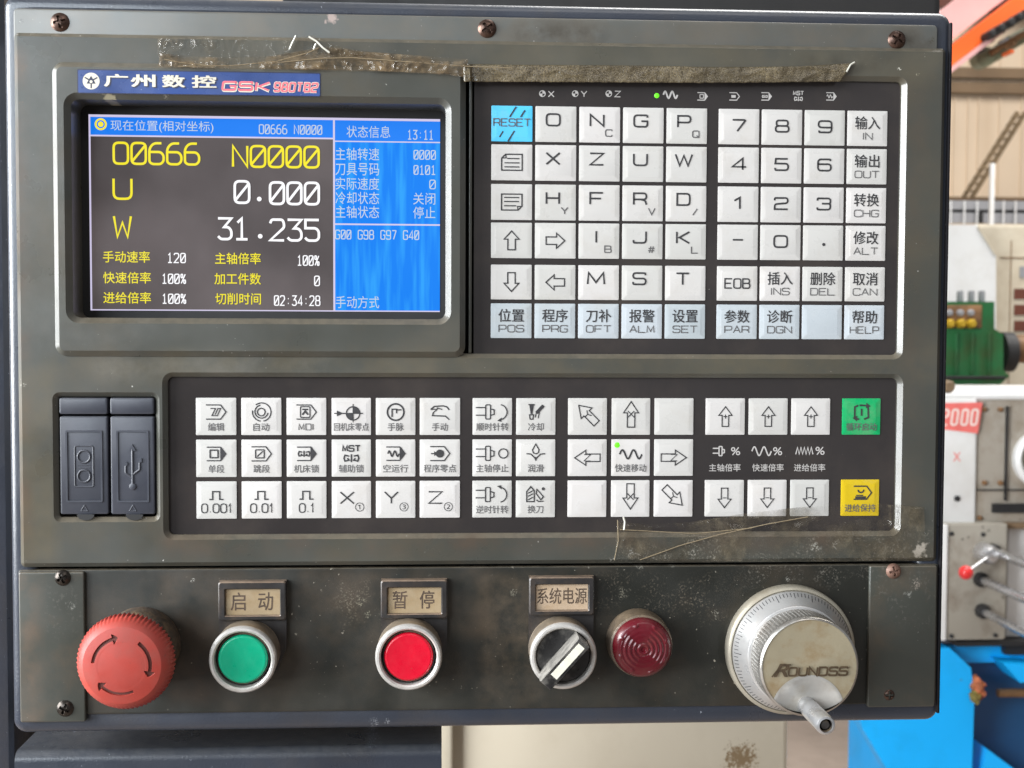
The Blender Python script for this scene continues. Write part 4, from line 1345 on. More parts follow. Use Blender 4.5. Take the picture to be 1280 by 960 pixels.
# ---- screws
def screw(px, py, h, R, m0, parent, ang, origin=(0, 0, 0)):
    x, z = P(px, py, h + 1.2)
    ca, sa = cos(radians(ang)), sin(radians(ang))
    def hf(a, c, r):
        base = h + 1.9 * (1 - (r / R) ** 2.6) * .85 + .2
        u, v = a * ca + c * sa, -a * sa + c * ca
        if (abs(u) < .48 and abs(v) < R * .62) or (abs(v) < .48 and abs(u) < R * .62):
            base -= 1.1
        return base
    b = MB()
    b.polar(x, z, R, hf, 48, 18, None, h - .5)
    return b.build("screw", [m0], parent, origin)
for px, py, a in ((74, 27, 12), (609, 35, 35), (1122, 49, 60)):
    screw(px, py, 1.2, 4.1, "screw_rust", cp, a)

# ================================================================== lower button plate
bp_ = thing("button_panel", 0, 0, 0, "dark grey lower panel plate that carries the push buttons and the handwheel", "button panel")
qx0, qx1 = P(24, 800, 1)[0], P(1171, 800, 1)[0]
qz1 = P(640, 708.5, 1)[1]
qz0 = P(640, 886, 1)[1]
plate("face_plate", (qx0, qx1, qz0, qz1, 1.2), [], -4, 1.2, .5, ["lower_plate_paint"], bp_)
sx0, sx1, sz0, sz1 = Q(24, 712, 106, 903, 3)
plate("end_strip", (sx0, sx1, sz0, qz1 - .6, 1), [], -3, 3.0, .7, ["strip_paint"], bp_)
sx0, sx1, sz0, sz1 = Q(1086, 706, 1170, 884, 3)
plate("end_strip", (sx0, sx1, sz0, qz1 - .4, 1), [], -3, 3.0, .7, ["strip_paint"], bp_)
screw(77.5, 723, 3, 3.5, "screw_dark", bp_, 25)
screw(80.5, 886.5, 3, 3.7, "screw_dark", bp_, 65)
screw(1118, 714.5, 3, 3.5, "screw_copper", bp_, 10)
screw(1112, 869, 2.2, 3.0, "screw_rust", bp_, 0)
PL = 1.2                                          # face of the button plate

# ---- emergency stop
ecx, ecz = P(150.5, 834, 38)
org = (ecx, PL, ecz)
es = thing("emergency_stop_button", *org, "red mushroom emergency stop button with three twist arrows at the lower left", "emergency stop")
b = MB()
b.lathe(ecx, ecz, [(17.2, PL - .5), (17.2, 9), (16.4, 11), (15.8, 12)], 48)
b.build("collar", ["estop_collar"], es, org)
b = MB()
b.lathe(ecx, ecz, [(14.6, 11), (14.6, 21), (15.5, 23), (15.5, 26)], 48, 0, None, lambda i, k: .5 if (i // 2) % 2 else 0)
b.build("barrel", ["collar_dark"], es, org)
NT = 66
def ek(i, k):
    return (0.42 * cos(2 * pi * i * NT / (NT * 6))) if k in (2, 3) else 0
b = MB()
b.lathe(ecx, ecz, [(13, 24.5), (19.0, 25.2), (20.0, 26.4), (20.1, 29.4), (19.5, 31.6), (18.0, 34.3), (16.2, 35.5)], NT * 6, 0, None, ek, cap=False, capb=False)
def in_arrow(x, z):
    r = hypot(x, z)
    a = math.degrees(atan2(z, x)) % 360
    for end in (97, 337, 217):                     # arrow tips, clockwise sweep
        d = (a - end) % 360                       # degrees behind the tip
        if 7 <= d <= 76 and 11.25 <= r <= 12.45:
            return True
        if d < 11 and abs(r - 11.8) <= .25 + 2.1 * d / 11:
            return True
    return False
def ehf(x, z, r):
    q = 35.5 + 1.9 * (1 - (r / 16.2) ** 2)
    if r < 9.9:
        q -= .03
    return q - (.75 if in_arrow(x, z) else 0)
b.polar(ecx, ecz, 16.2, ehf, 240, 64, lambda x, z: 1 if in_arrow(x, z) else 0)
b.build("mushroom_cap", ["estop_red", "estop_groove"], es, org)

# ---- legend plates and push buttons
def legend(parent, org, pxs, top, chars, mp, cx, cz, wlabel):
    xa, xb = pxs
    x0, x1 = P(xa, 750, 5)[0], P(xb, 750, 5)[0]
    z1 = P(500, top, 5)[1]
    z0 = cz - 1
    wz1, wz0 = z1 - 3.4, z1 - 15.2
    wx0, wx1 = x0 + 3.0, x1 - 2.6
    ho = lambda q: q
    b = MB()
    b.poly([(x0, z1), (x1, z1), (x1, z0 + 2), (x1 - 5, z0 - 9), (x0 + 5, z0 - 9), (x0, z0 + 2)], PL - .2, PL + 2.4)
    # raised window rim
    out, inn = rrect(x0, x1, wz0 - 2.2, z1, 1.2, 3), rrect(wx0, wx1, wz0, wz1, .5, 3)
    out2 = rrect(x0 + .5, x1 - .5, wz0 - 1.7, z1 - .5, 1.0, 3)
    inn2 = rrect(wx0 - .4, wx1 + .4, wz0 - .4, wz1 + .4, .6, 3)
    b.rings([(out, PL + 2.3), (out, 5.3), (out2, 5.8), (inn2, 5.8), (inn, 5.3), (inn, PL + 2.3)], 0, True, False, False)
    lp = b.build("legend_plate", ["black_plastic"], parent, org)
    b = MB()
    b.box(wx0 + .1, wx1 - .1, wz0 + .1, wz1 - .1, PL + 2.2, 4.3)
    mz = (wz0 + wz1) / 2
    mxc = (wx0 + wx1) / 2
    if len(chars) == 2:
        for c, fx in zip(chars, (.23, .73)):
            b.text(c, wx0 + (wx1 - wx0) * fx, mz + .2, 6.6, 8.2, 4.36, 1, .010)
    else:
        b.text(chars, mxc, mz + .5, wx1 - wx0 - 1.2, 7.4, 4.36, 1, .008)
    b.build("legend_insert", [mp, "label_ink"], lp, org)

HB = 19.0                                         # height of the button fronts
def ring(parent, org, cx, cz, R, mside="ring_side"):
    b = MB()
    b.lathe(cx, cz, [(R - .5, PL - .4), (R - .3, 4), (R - .6, 4.6), (R - .3, 5.2), (R - .1, HB - 5), (R, HB - 2.4), (R - .2, HB - .9), (R - .8, HB - .1), (R - 1.7, HB), (R - 2.4, HB - .6), (R - 2.7, HB - 4)], 72, 0,
            [1, 1, 1, 1, 1, 0, 0, 0, 0, 0, 0], cap=False, capb=False)
    b.build("bezel_ring", ["ring_chrome", mside], parent, org)

def push(px, py, cm, label, pxs, top, chars, mp, R=14.7):
    cx, cz = P(px, py, HB)
    org = (cx, PL, cz)
    t = thing("push_button", *org, label, "push button", "push buttons on the lower panel")
    ring(t, org, cx, cz, R)
    b = MB()
    b.lathe(cx, cz, [(R - 2.8, HB - 4.6), (R - 3.2, HB - 3.0), (R - 3.7, HB - 2.4), (R - 4.1, HB - 3)], 64)
    b.build("shroud", ["black_plastic"], t, org)
    b = MB()
    r0 = R - 4.0
    def hf(x, z, r):
        k = r / r0
        return HB - 1.3 - .9 * max(0, (k - .9) / .1) ** 2 - .16 * (1 - min(1, k / .88)) ** .5
    b.polar(cx, cz, r0, hf, 72, 30, None, HB - 6)
    b.build("cap", [cm], t, org)
    legend(t, org, pxs, top, chars, mp, cx, cz, "")
push(302.8, 825.5, "button_green", "green round push button in a metal ring under the 启动 legend", (273, 357.5), 725.5, "启动", "paper_tan")
push(510.7, 822.5, "button_red", "bright red round push button in a metal ring under the 暂停 legend", (476, 559), 725, "暂停", "paper_tan")

# ---- selector switch
cx, cz = P(704.7, 821, HB)
org = (cx, PL, cz)
t = thing("selector_switch", *org, "black rotary selector switch with a white line on its slanted handle", "selector switch")
ring(t, org, cx, cz, 14.9)
b = MB()
b.lathe(cx, cz, [(12.1, HB - 6), (12.1, HB - 3.0), (11.6, HB - 2.5), (0, HB - 2.3)], 64)
b.build("dial", ["knob_dusty"], t, org)
ha = radians(48)
def hb(b, l0, l1, w0, w1, h0, h1, mi=0, off=0.0, taper=0.0):
    def T(l, w):
        return (cx + l * cos(ha) - w * sin(ha), cz + l * sin(ha) + w * cos(ha))
    base = [T(l0, w0), T(l1, w0), T(l1, w1), T(l0, w1)]
    topp = [T(l0 + taper, w0 + taper * .5), T(l1 - taper, w0 + taper * .5), T(l1 - taper, w1 - taper * .5), T(l0 + taper, w1 - taper * .5)]
    b.rings([(base, h0), (base, h1 - .5), (topp, h1)], mi, False)
b = MB()
hb(b, -13.4, 11.8, -3.1, 3.1, HB - 3, HB + 10.5, 0, 0, .5)
hn = b.build("handle", ["knob_dusty"], t, org)
b = MB()
hb(b, -8.0, 10.0, -1.7, 1.7, HB + 10.2, HB + 10.75, 0)
b.build("white_line", ["inlay_white"], hn, org)
legend(t, org, (661.5, 742.5), 722.5, "系统电源", "paper_pink", cx, cz, "")

# ---- red indicator lamp
cx, cz = P(804.5, 812, 19)
org = (cx, PL, cz)
t = thing("indicator_lamp", *org, "unlit dark red round indicator lamp with a ringed lens, right of the selector switch", "indicator lamp")
b = MB()
b.lathe(cx, cz, [(14.4, PL - .4), (14.6, 3.5), (14.4, 10.0), (14.0, 13.0), (13.0, 13.8), (12.0, 14.0)], 64)
b.build("base_ring", ["grimy_metal"], t, org)
b = MB()
def lens(x, z, r):
    k = r / 13.2
    q = 19.0 - 1.6 * k ** 4 - (1.6 * max(0, (k - .86) / .14) ** 2)
    if 1.6 < r < 10.2:
        q += .22 * cos(2 * pi * r / 2.05) * (1 if -.3 < sin(2 * atan2(z, x) + 1.2) or r < 3 else .12)
    if r < 1.2:
        q -= .5
    for a in range(0, 360, 45):
        if hypot(x - 10.9 * cos(radians(a + 18)), z - 10.9 * sin(radians(a + 18))) < .75:
            q += .35
    return q
b.polar(cx, cz, 13.2, lens, 120, 54, None, 13)
b.build("lens", ["lens_red"], t, org)

# ---- handwheel
cx, cz = P(990, 814, 8)
org = (cx, PL, cz)
t = thing("handwheel", *org, "round metal handwheel with a graduated dial, brass coloured face and small crank", "handwheel")
b = MB()
b.lathe(cx, cz, [(29.0, PL - .5), (29.6, 2.2), (29.6, 6.6), (29.0, 7.6), (28.0, 8.0), (27.6, 7.2), (0, 7.0)], 96)
b.build("base_ring", ["wheel_base"], t, org)
b = MB()
b.lathe(cx, cz, [(27.0, 7.0), (27.5, 8.2), (27.3, 9.0), (22.9, 15.4), (22.6, 16.6), (22.0, 17.0), (0, 17.0)], 120)
for i in range(100):
    a = 2 * pi * i / 100
    r1, r0 = 27.0, (24.6 if i % 10 == 0 else 25.2 if i % 5 == 0 else 25.7)
    def dp(r, d):
        h = 9.0 + (27.3 - r) / 4.4 * 6.4 + .05
        return (cx + r * cos(a) - d * sin(a), h, cz + r * sin(a) + d * cos(a))
    b.add([dp(r1, -.16), dp(r1, .16), dp(r0, .16), dp(r0, -.16)], [(0, 1, 2, 3)], 1)
b.build("graduated_dial", ["wheel_dial", "ink_dark"], t, org)
b = MB()
b.lathe(cx, cz, [(21.2, 16.5), (21.4, 17.5), (21.4, 19.5), (21.6, 20.0), (21.6, 31.0), (21.9, 31.6), (21.9, 33.8), (21.2, 34.8), (20.7, 35.0)], 480, 0, None,
        lambda i, k: (.34 if (i // 3) % 2 else -.12) if k in (3, 4) else 0, cap=False, capb=False)
b.build("knurled_drum", ["wheel_drum"], t, org)
# face with a dished bay for the crank
dx, dz = P(1010, 890, 35)
dx, dz = dx - cx, dz - cz
DR = 15.2
def ff(x, z, r):
    d = hypot(x - dx, z - dz)
    return 34.7 - (4.6 if d < DR + .3 else 0)
b = MB()
b.polar(cx, cz, 20.8, ff, 140, 60)
fo = b.build("face_disc", ["wheel_face"], t, org)
b = MB()
NA = 120
ring_r = []
for i in range(NA):
    a = 2 * pi * i / NA
    u_, v_ = cos(a), sin(a)
    q_ = dx * u_ + dz * v_
    disc_ = q_ * q_ - (dx * dx + dz * dz - 20.8 ** 2)
    ring_r.append(min(DR + 1.0, -q_ + max(0, disc_) ** .5))
b.v.append((cx + dx, 31.3, cz + dz))
MR = 26
for k in range(1, MR + 1):
    for i in range(NA):
        a = 2 * pi * i / NA
        d = ring_r[i] * k / MR
        h = 34.82 - 3.4 * max(0, 1 - (d / DR) ** 2)
        b.v.append((cx + dx + d * cos(a), h, cz + dz + d * sin(a)))
for i in range(NA):
    b.f.append([0, 1 + i, 1 + (i + 1) % NA]); b.m.append(0); b.s.append(True)
for k in range(1, MR):
    for i in range(NA):
        jn = (i + 1) % NA
        b.f.append([1 + (k - 1) * NA + i, 1 + k * NA + i, 1 + k * NA + jn, 1 + (k - 1) * NA + jn]); b.m.append(0); b.s.append(True)
b.build("crank_bay", ["bay_grey"], fo, org)
b = MB()
lx0, lz0 = P(1014, 838, 35)
b.stroke("OUNDSS", lx0 + 2.8, lz0 - .4, 3.5, 3.5, .95, .85, 35.25, 0, .3, shear=.12)
b.text("R", lx0 - 13.1, lz0 + .2, 7.0, 5.8, 35.2, 0, .05, .35)
b.line([(lx0 - 17.3, lz0 - 2.6), (lx0 - 13.2, lz0 + 2.6), (lx0 - 9, lz0 + 2.7)], .6, 35.3, 0)
nb = [(x + .22, h - .12, z + .22) for x, h, z in b.v]
b.add(nb, [tuple(f) for f in b.f[:]], 1)
b.build("raised_lettering", ["wheel_letter", "wheel_face"], fo, org)
hx, hz = P(1033, 907.5, 60)
b = MB()
b.lathe(hx, hz, [(3.9, 31), (3.9, 34.5), (3.3, 35.5), (3.3, 37), (4.1, 37.8), (4.1, 58.5), (3.7, 59.8), (2.9, 60), (2.7, 59.4), (2.6, 57.5), (0, 57.5)], 40, 0, [0] * 8 + [1, 1], cap=False, capb=False)
b.add([(hx + 2.6 * cos(2 * pi * i / 24), 57.5, hz + 2.6 * sin(2 * pi * i / 24)) for i in range(24)], [tuple(range(24))], 1)
b.lathe(hx, hz, [(1.9, 57), (1.9, 58.4), (1.5, 58.7)], 16, 1)
b.build("crank_handle", ["aluminium", "collar_dark"], t, org)

# ================================================================== tape
def tape(name, top, bot, hbase, mats, amp, label, n=140, m_=10, lift=None):
    """top/bot: pixel polylines (x, y); a thin wrinkled film between them"""
    def at(pl, x):
        for (xa, ya), (xb, yb) in zip(pl, pl[1:]):
            if xa <= x <= xb:
                return ya + (yb - ya) * (x - xa) / (xb - xa)
        return pl[-1][1] if x > pl[-1][0] else pl[0][1]
    xa, xb = top[0][0], top[-1][0]
    ya, yb = bot[0][0], bot[-1][0]
    b = MB()
    vs = []
    for i in range(n + 1):
        t_ = i / n
        for j in range(m_ + 1):
            s = j / m_
            x1_ = xa + (xb - xa) * t_
            x2_ = ya + (yb - ya) * t_
            yt, yb_ = at(top, x1_), at(bot, x2_)
            jit = 0.9 * noise.noise(Vector((t_ * 60, 3.1, 0)))
            px, py = x1_ + (x2_ - x1_) * s, yt + (yb_ - yt) * s + jit * s
            rd = 1 - abs(noise.noise(Vector((px * .035 + py * .02, py * .05 - px * .012, 4.1)))) * 2.2
            rd2 = 1 - abs(noise.noise(Vector((px * .10, py * .05 + px * .05, 9.1)))) * 2.2
            h = hbase(px, py) + amp * (.75 * max(0, rd) ** 2 + .45 * max(0, rd2) ** 2)
            if lift:
                h += lift(px, py, s)
            x, z = P(px, py, h)
            vs.append((x, h, z))
    fs = [(i * (m_ + 1) + j, i * (m_ + 1) + j + 1, (i + 1) * (m_ + 1) + j + 1, (i + 1) * (m_ + 1) + j) for i in range(n) for j in range(m_)]
    b.add(vs, fs, 0, True)
    o = b.build(name, mats)
    sd = o.modifiers.new("thickness", 'SOLIDIFY')
    sd.thickness = 0.00008
    return o
hb_top = lambda px, py: 6.9 if 64 < px < 584 and py > 76 else (3.5 + (3.4 * max(0, min(1, (py - 70) / 8)) if 60 < px < 588 else 0.0))
tag(tape("adhesive_tape", [(200, 66), (230, 70), (290, 72), (340, 70), (385, 62), (400, 57), (450, 64), (585, 74)],
         [(198, 83), (260, 85), (330, 86), (460, 88), (560, 93), (583, 97)], hb_top, ["tape_brown"], 1.2, "", n=190, m_=14,
         lift=lambda px, py, s: .3 * s), "wrinkled brown tape stuck along the top edge of the screen bezel above the blue badge", "adhesive tape")
tag(tape("adhesive_tape", [(579, 80), (640, 81), (800, 82), (900, 84), (1000, 83), (1066, 79)],
         [(580, 102), (700, 102.5), (880, 103.5), (1000, 102.5), (1051, 102)], hb_top, ["tape_grainy"], 0.55, "", n=180, m_=12,
         lift=lambda px, py, s: 1.2 * s), "rough dirty brown tape strip hanging over the top edge of the upper keypad", "adhesive tape")
tag(tape("plastic_film", [(197, 47), (300, 47), (365, 47), (392, 44), (420, 57), (460, 66)], [(197, 70), (260, 74), (330, 72), (400, 66), (456, 72)], lambda px, py: 3.5, ["tape_clear"], 1.8, "",
         n=130, m_=18), "crumpled clear film stuck to the panel above the brown tape", "plastic film")
tag(tape("adhesive_tape", [(772, 651), (800, 655), (860, 653), (930, 642), (1000, 634), (1100, 630), (1155, 634)], [(768, 699), (840, 701), (940, 702), (1060, 702), (1158, 698)],
         lambda px, py: 3.5 if not (206 < px < 1112 and py < 662) else 3.3 - 2.2 * max(0, min(1, (660 - py) / 22)), ["tape_low"], 1.1, "", n=120, m_=16), "torn see through tape along the bottom edge of the lower keypad", "adhesive tape")
# raised fold lines in the tape
b = MB()
for pts in ([(222, 83), (290, 82), (345, 77), (385, 66), (398, 60)], [(330, 80), (400, 73), (440, 72), (520, 78), (585, 83), (640, 85)], [(205, 74), (225, 78), (262, 82)],
            [(800, 700), (850, 682), (900, 668), (960, 655), (1010, 646)], [(775, 662), (870, 667), (940, 660)], [(772, 650), (773, 676), (768, 700)]):
    q = [(*P(x, y, 1), 1) for x, y in pts]
    hh = 7.6 if pts[0][1] < 100 and pts[0][0] < 582 else 4.2
    for (x0_, y0_), (x1_, y1_) in zip(pts, pts[1:]):
        p, q_ = P(x0_, y0_, hh), P(x1_, y1_, hh)
        b.tube((p[0], hh, p[1]), (q_[0], hh, q_[1]), .22, 8)
tag(b.build("tape_fold", ["tape_fold"]), "pale raised fold lines and torn edges in the dirty tape", "tape folds", kind="stuff")
# little bright curls of torn film
b = MB()
for pts in ([(362, 62), (367, 51), (370, 45)], [(386, 46), (396, 52), (404, 60), (412, 66)], [(392, 62), (395, 55)], [(780, 662), (781, 652), (779, 646)], [(1058, 90), (1063, 81), (1068, 78)]):
    q = [(*P(x, y, 5.2), 5.2) for x, y in pts]
    for a, c in zip(q, q[1:]):
        b.tube((a[0], a[2] + .3, a[1]), (c[0], c[2] + .3, c[1]), .42, 8)
tag(b.build("film_curl", ["swarf_bright"]), "thin bright curls of torn film on the tape", "film curl", kind="stuff")

# ================================================================== hall behind
def Bp(px, py, D):
    return P(px, py, -1000 * D)
def bbox(b, a, b_, c, d, D, dep, mi=0, bev=0):
    x0, x1, z0, z1 = Q(a, b_, c, d, -1000 * D)
    b.box(x0, x1, z0, z1, -1000 * D - dep, -1000 * D, mi, bev)
    return x0, x1, z0, z1
FLOOR = -1250.0
b = MB()
b.box(-6000, 9000, FLOOR - 50, FLOOR, -10500, 2500)
tag(b.build("floor", ["concrete_floor"]), kind="structure")

# wall with rails
wl = thing("wall", 0, 0, 0, "tan sheet metal hall wall with a brown rail and vertical seams", "wall")
b = MB()
D = 8.0
x0, x1, z0, z1 = Q(1020, -60, 1420, 700, -1000 * D)
b.box(x0 - 9000, x1 + 1500, FLOOR, z1, -1000 * D - 60, -1000 * D)
for i, f in enumerate((.08, .2, .31, .39, .42, .463, .495, .56, .63, .72, .8, .9)):
    x = x0 + (x1 - x0) * f
    b.box(x - 6, x + 6, FLOOR, z1, -1000 * D - 1, -1000 * D + 14)
b.build("cladding", ["wall_cladding"], wl)
b = MB()
bbox(b, 1020, 84, 1420, 97, D - .06, 50)
b.build("rail", ["wall_rail_brown"], wl)
b = MB()
bbox(b, 1020, 103, 1420, 116, D - .06, 50)
b.build("rail", ["wall_rail_brown"], wl)
b = MB()
bbox(b, 1020, 246, 1420, 249.5, D - .06, 50)
b.build("rail", ["wall_rail_brown"], wl)
b = MB()
bbox(b, 1150, 8, 1192, 24, D - .1, 40)
tag(b.build("window", ["window_light"]), "small bright window strip high on the hall wall", "window")
b = MB()
bbox(b, 1020, -70, 1420, 9, D - .2, 120)
tag(b.build("roof_beam", ["dark_brown"]), "dark red brown roof beam above the hall wall", "beam")

# railing: grey band with lighter posts
rl = thing("railing", 0, 0, 0, "low grey railing with pale uprights in front of the hall wall", "railing")
D = 6.6
b = MB()
bbox(b, 1060, 251, 1400, 262, D, 30)
bbox(b, 1060, 266, 1400, 279, D, 30)
b.build("panel", ["grey_paint"], rl)
b = MB()
bbox(b, 1060, 262, 1400, 266, D + .02, 30)
b.build("lower_rail", ["black_rubber"], rl)
for px in (1188, 1205, 1221, 1254, 1269, 1290):
    b = MB()
    bbox(b, px, 251, px + 1.6, 280, D - .04, 12)
    b.build("upright", ["white_paint"], rl)
b = MB()
bbox(b, 1225, 263, 1229, 279, D - .06, 30)
b.build("gate_latch", ["black_rubber"], rl)

# slanted ladder-like stair rail and white post
sr = thing("stair_rail", 0, 0, 0, "brown slanting lattice stair rail standing against the tan wall", "stair rail")
D = 5.6
for off in (-5, 5):
    b = MB()
    a, c = Bp(1211 + off, 246, D), Bp(1278 + off, 140, D)
    b.beam(a[0], a[1], c[0], c[1], 20, -1000 * D - 20, -1000 * D)
    b.build("rail", ["stair_brown"], sr)
for i in range(11):
    b = MB()
    f = .04 + .088 * i
    px, py = 1211 + 67 * f, 246 - 106 * f
    a, c = Bp(px - 7, py - 2, D), Bp(px + 8, py - 4, D)
    b.beam(a[0], a[1], c[0], c[1], 9, -1000 * D - 16, -1000 * D + 3)
    b.build("rung", ["stair_brown"], sr)
b = MB()
bbox(b, 1238.5, 204, 1243, 281, 5.2, 20)
tag(b.build("white_post", ["white_paint"]), "thin white post in front of the grey railing", "post")

# crane girder
cr = thing("crane_girder", 0, 0, 0, "orange steel crane girder with overlit faces coloured pale pink, slanting across the hall", "crane girder")
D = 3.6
for (ya, yb, w, m_, dd, nm) in ((32, -48, 100, "overlit_pink", 0, "overlit_web"), (74, -6, 54, "orange_paint", 40, "flange"), (90, 11, 14, "overlit_pink", 60, "lower_edge")):  # pale pink bands paint in the overlit faces of the orange girder
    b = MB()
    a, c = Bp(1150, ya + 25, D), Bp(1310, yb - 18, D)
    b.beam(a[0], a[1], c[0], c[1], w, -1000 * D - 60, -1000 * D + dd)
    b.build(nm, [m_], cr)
# festoon under the girder
fs_ = thing("cable_trolley", 0, 0, 0, "olive green cable bundle with dark rollers hanging below the crane girder", "cable trolley")
b = MB()
D = 3.7
q = [(*Bp(x, y, D),) for x, y in ((1228, 76), (1246, 66), (1262, 54), (1280, 44), (1300, 36))]
for a, c in zip(q, q[1:]):
    b.tube((a[0], -1000 * D, a[1]), (c[0], -1000 * D, c[1]), 26, 14)
b.build("cable_bundle", ["olive_cable"], fs_)
b = MB()
q = [(*Bp(x, y, D - .06),) for x, y in ((1238, 67), (1256, 56), (1272, 47), (1300, 33))]
for a, c in zip(q, q[1:]):
    b.tube((a[0], -1000 * D + 60, a[1]), (c[0], -1000 * D + 60, c[1]), 11, 12)
b.build("pipe", ["rust_steel"], fs_)
for px, py in ((1244, 40), (1256, 33), (1268, 26), (1279, 19), (1291, 12)):
    b = MB()
    x, z = Bp(px, py, D - .22)
    b.lathe(x, z, [(15, -1000 * D + 120), (15, -1000 * D + 200), (9, -1000 * D + 210)], 16)
    b.build("roller", ["black_rubber"], fs_)
b = MB()
x, z = Bp(1228, 73, D)
b.lathe(x, z, [(34, -1000 * D - 30), (34, -1000 * D + 30), (20, -1000 * D + 36)], 20)
b.build("end_clamp", ["olive_cable"], fs_)

for i, (px, py, w, m_) in enumerate(((1262, 34, 9, "black_rubber"), (1270, 28, 7, "grey_paint"), (1250, 46, 6, "rust_steel"), (1276, 22, 8, "black_rubber"), (1256, 40, 5, "yellow_knob"),
                               (1268, 44, 6, "grey_paint"), (1278, 50, 7, "rust_steel"), (1240, 58, 5, "black_rubber"), (1274, 60, 8, "orange_paint"))):
    b = MB()
    x, z = Bp(px, py, D - .2)
    b.box(x - w, x + w, z - w * .7, z + w * .9, -1000 * D + 90, -1000 * D + 150, 0, 3)
    b.build("bracket", [m_], fs_)
# dark machine parts over the cabinet
b = MB()
x0, x1, z0, z1 = Q(380, -60, 1094, 40, -320)
b.box(x0, x1, -130, z1, -480, -200, 0, 4)
tag(b.build("upper_housing", ["black_rubber"]), "black housing behind the top edge of the control cabinet", "machine housing")
b = MB()
pts = [P(1085, 420, -300), P(1128, 420, -300), P(1136, 60, -300), P(1160, -40, -300), P(1104, -40, -300)]
b.poly(pts, -430, -300)
tag(b.build("hammered_cover", ["hammered_blue"]), "blue hammered metal cover behind the top right corner of the cabinet", "machine cover")

# pale apron below the cabinet
ap = thing("machine_guard", 0, 0, 0, "cream sheet metal machine guard with a brown stain below the control cabinet", "machine guard")
D = .42
b = MB()
x0, x1, z0, z1 = Q(540, 850, 984, 1150, -1000 * D)
b.box(x0, x1, z0, z1, -1000 * D - 200, -1000 * D, 0, 3)
sx_, sz_ = Bp(925, 948, D)
mat("cream_stained", (0.62, 0.555, 0.44), rough=0.4, var=0.04, vscale=4, dirt=(0.30, 0.22, 0.12), dirt_amt=0.25, dscale=7, spots=[(sx_, sz_, 17, (0.20, 0.12, 0.045), 1), (sx_ + 3, sz_ - 20, 15, (0.22, 0.14, 0.06), 1)])
b.build("sheet", ["cream_stained"], ap)
b = MB()
x0, x1, z0, z1 = Q(544, 850, 566, 1150, -1000 * D + 6)
b.box(x0, x1, z0, z1, -1000 * D - 10, -1000 * D + 8, 0, 2)
b.build("edge_trim", ["cream_paint"], ap)

# far white machine with a green gearbox on it
wm = thing("white_machine", 0, 0, 0, "white machine housing with a sloped corner and dark vents, far right behind the panel", "machine")
D = 3.9
b = MB()
pts = [Bp(x, y, D) for x, y in ((1090, 281), (1222, 281), (1245, 318), (1245, 560), (1090, 560))]
b.poly(pts, -1000 * D - 700, -1000 * D)
b.build("hood", ["white_paint"], wm)
b = MB()
p, q_ = Bp(1222, 283, D), Bp(1244, 318, D)
b.beam(p[0], p[1], q_[0], q_[1], 8, -1000 * D, -1000 * D + 6)
b.build("hood_trim", ["cream_paint"], wm)
b = MB()
bbox(b, 1250, 322, 1400, 323.5, D + .148, 20)
bbox(b, 1262, 300, 1263, 480, D + .148, 20)
b.build("panel_seam", ["rust_steel"], wm)
b = MB()
x0, x1, z0, z1 = Q(1215, 281, 1420, 560, -1000 * D - 150)
b.box(x0, x1, FLOOR, z1, -1000 * D - 900, -1000 * D - 150, 0, 10)
b.build("cabinet_body", ["cream_paint"], wm)
for py in (361, 381, 401):
    b = MB()
    bbox(b, 1268, py, 1330, py + 13, D + .145, 20)
    b.build("vent", ["dark_brown"], wm)
b = MB()
bbox(b, 1275, 333, 1300, 347, D + .145, 20)
b.build("plate", ["grey_paint"], wm)

gb = thing("green_gearbox", 0, 0, 0, "green painted gearbox with rows of grey and yellow knobs below the white machine hood", "gearbox")
D = 3.1
b = MB()
pts = [Bp(x, y, D) for x, y in ((1090, 377), (1243, 377), (1243, 411), (1254, 418), (1254, 462), (1262, 470), (1250, 481), (1090, 481))]
b.poly(pts, -1000 * D - 350, -1000 * D)
b.build("casing", ["green_paint"], gb)
for px in (1195, 1215, 1236):
    b = MB()
    bbox(b, px, 416, px + 2.5, 468, D - .012, 30, 0, 2)
    b.build("casing_rib", ["green_paint"], gb)
b = MB()
bbox(b, 1090, 470, 1258, 474, D - .02, 40, 0, 3)
b.build("sump_flange", ["black_rubber"], gb)
b = MB()
bbox(b, 1090, 381, 1228, 410, D - .004, 20, 0, 3)
b.build("control_plate", ["rust_steel"], gb)
for px in (1190, 1204, 1217):
    b = MB()
    x, z = Bp(px, 404.5, D - .03)
    b.lathe(x, z, [(14, -1000 * D), (14, -1000 * D + 20), (9, -1000 * D + 30)], 20)
    b.build("yellow_knob", ["yellow_knob"], gb)
    b = MB()
    x, z = Bp(px, 391, D - .03)
    b.lathe(x, z, [(10, -1000 * D), (10, -1000 * D + 16), (7, -1000 * D + 20)], 16)
    b.build("grey_knob", ["grey_paint"], gb)
    b = MB()
    bbox(b, px + 10, 363, px + 15, 378, D + .03, 25, 0, 4)
    b.build("lever_stub", ["grey_paint"], gb)
b = MB()
a, c = Bp(1250, 440, D + .1), Bp(1264, 440, D + .1)
b.tube((a[0], -1000 * D - 100, a[1]), (c[0], -1000 * D - 100, c[1]), 62, 28)
b.build("dark_flange", ["black_rubber"], gb)
b = MB()
a, c = Bp(1264, 436, D + .1), Bp(1320, 436, D + .1)
b.tube((a[0], -1000 * D - 100, a[1]), (c[0], -1000 * D - 100, c[1]), 44, 24)
b.build("shaft", ["rust_steel"], gb)

# blue and white lathe
lt = thing("lathe", 0, 0, 0, "old lathe with a white headstock and bright blue base, right of the panel", "lathe")
D = 1.9
HD = -1000 * D
b = MB()
x0, xm, z0, z1 = Q(1060, 498, 1221, 660, HD)
x1 = Bp(1420, 570, D)[0]
zt = Bp(1200, 487, D)[1]
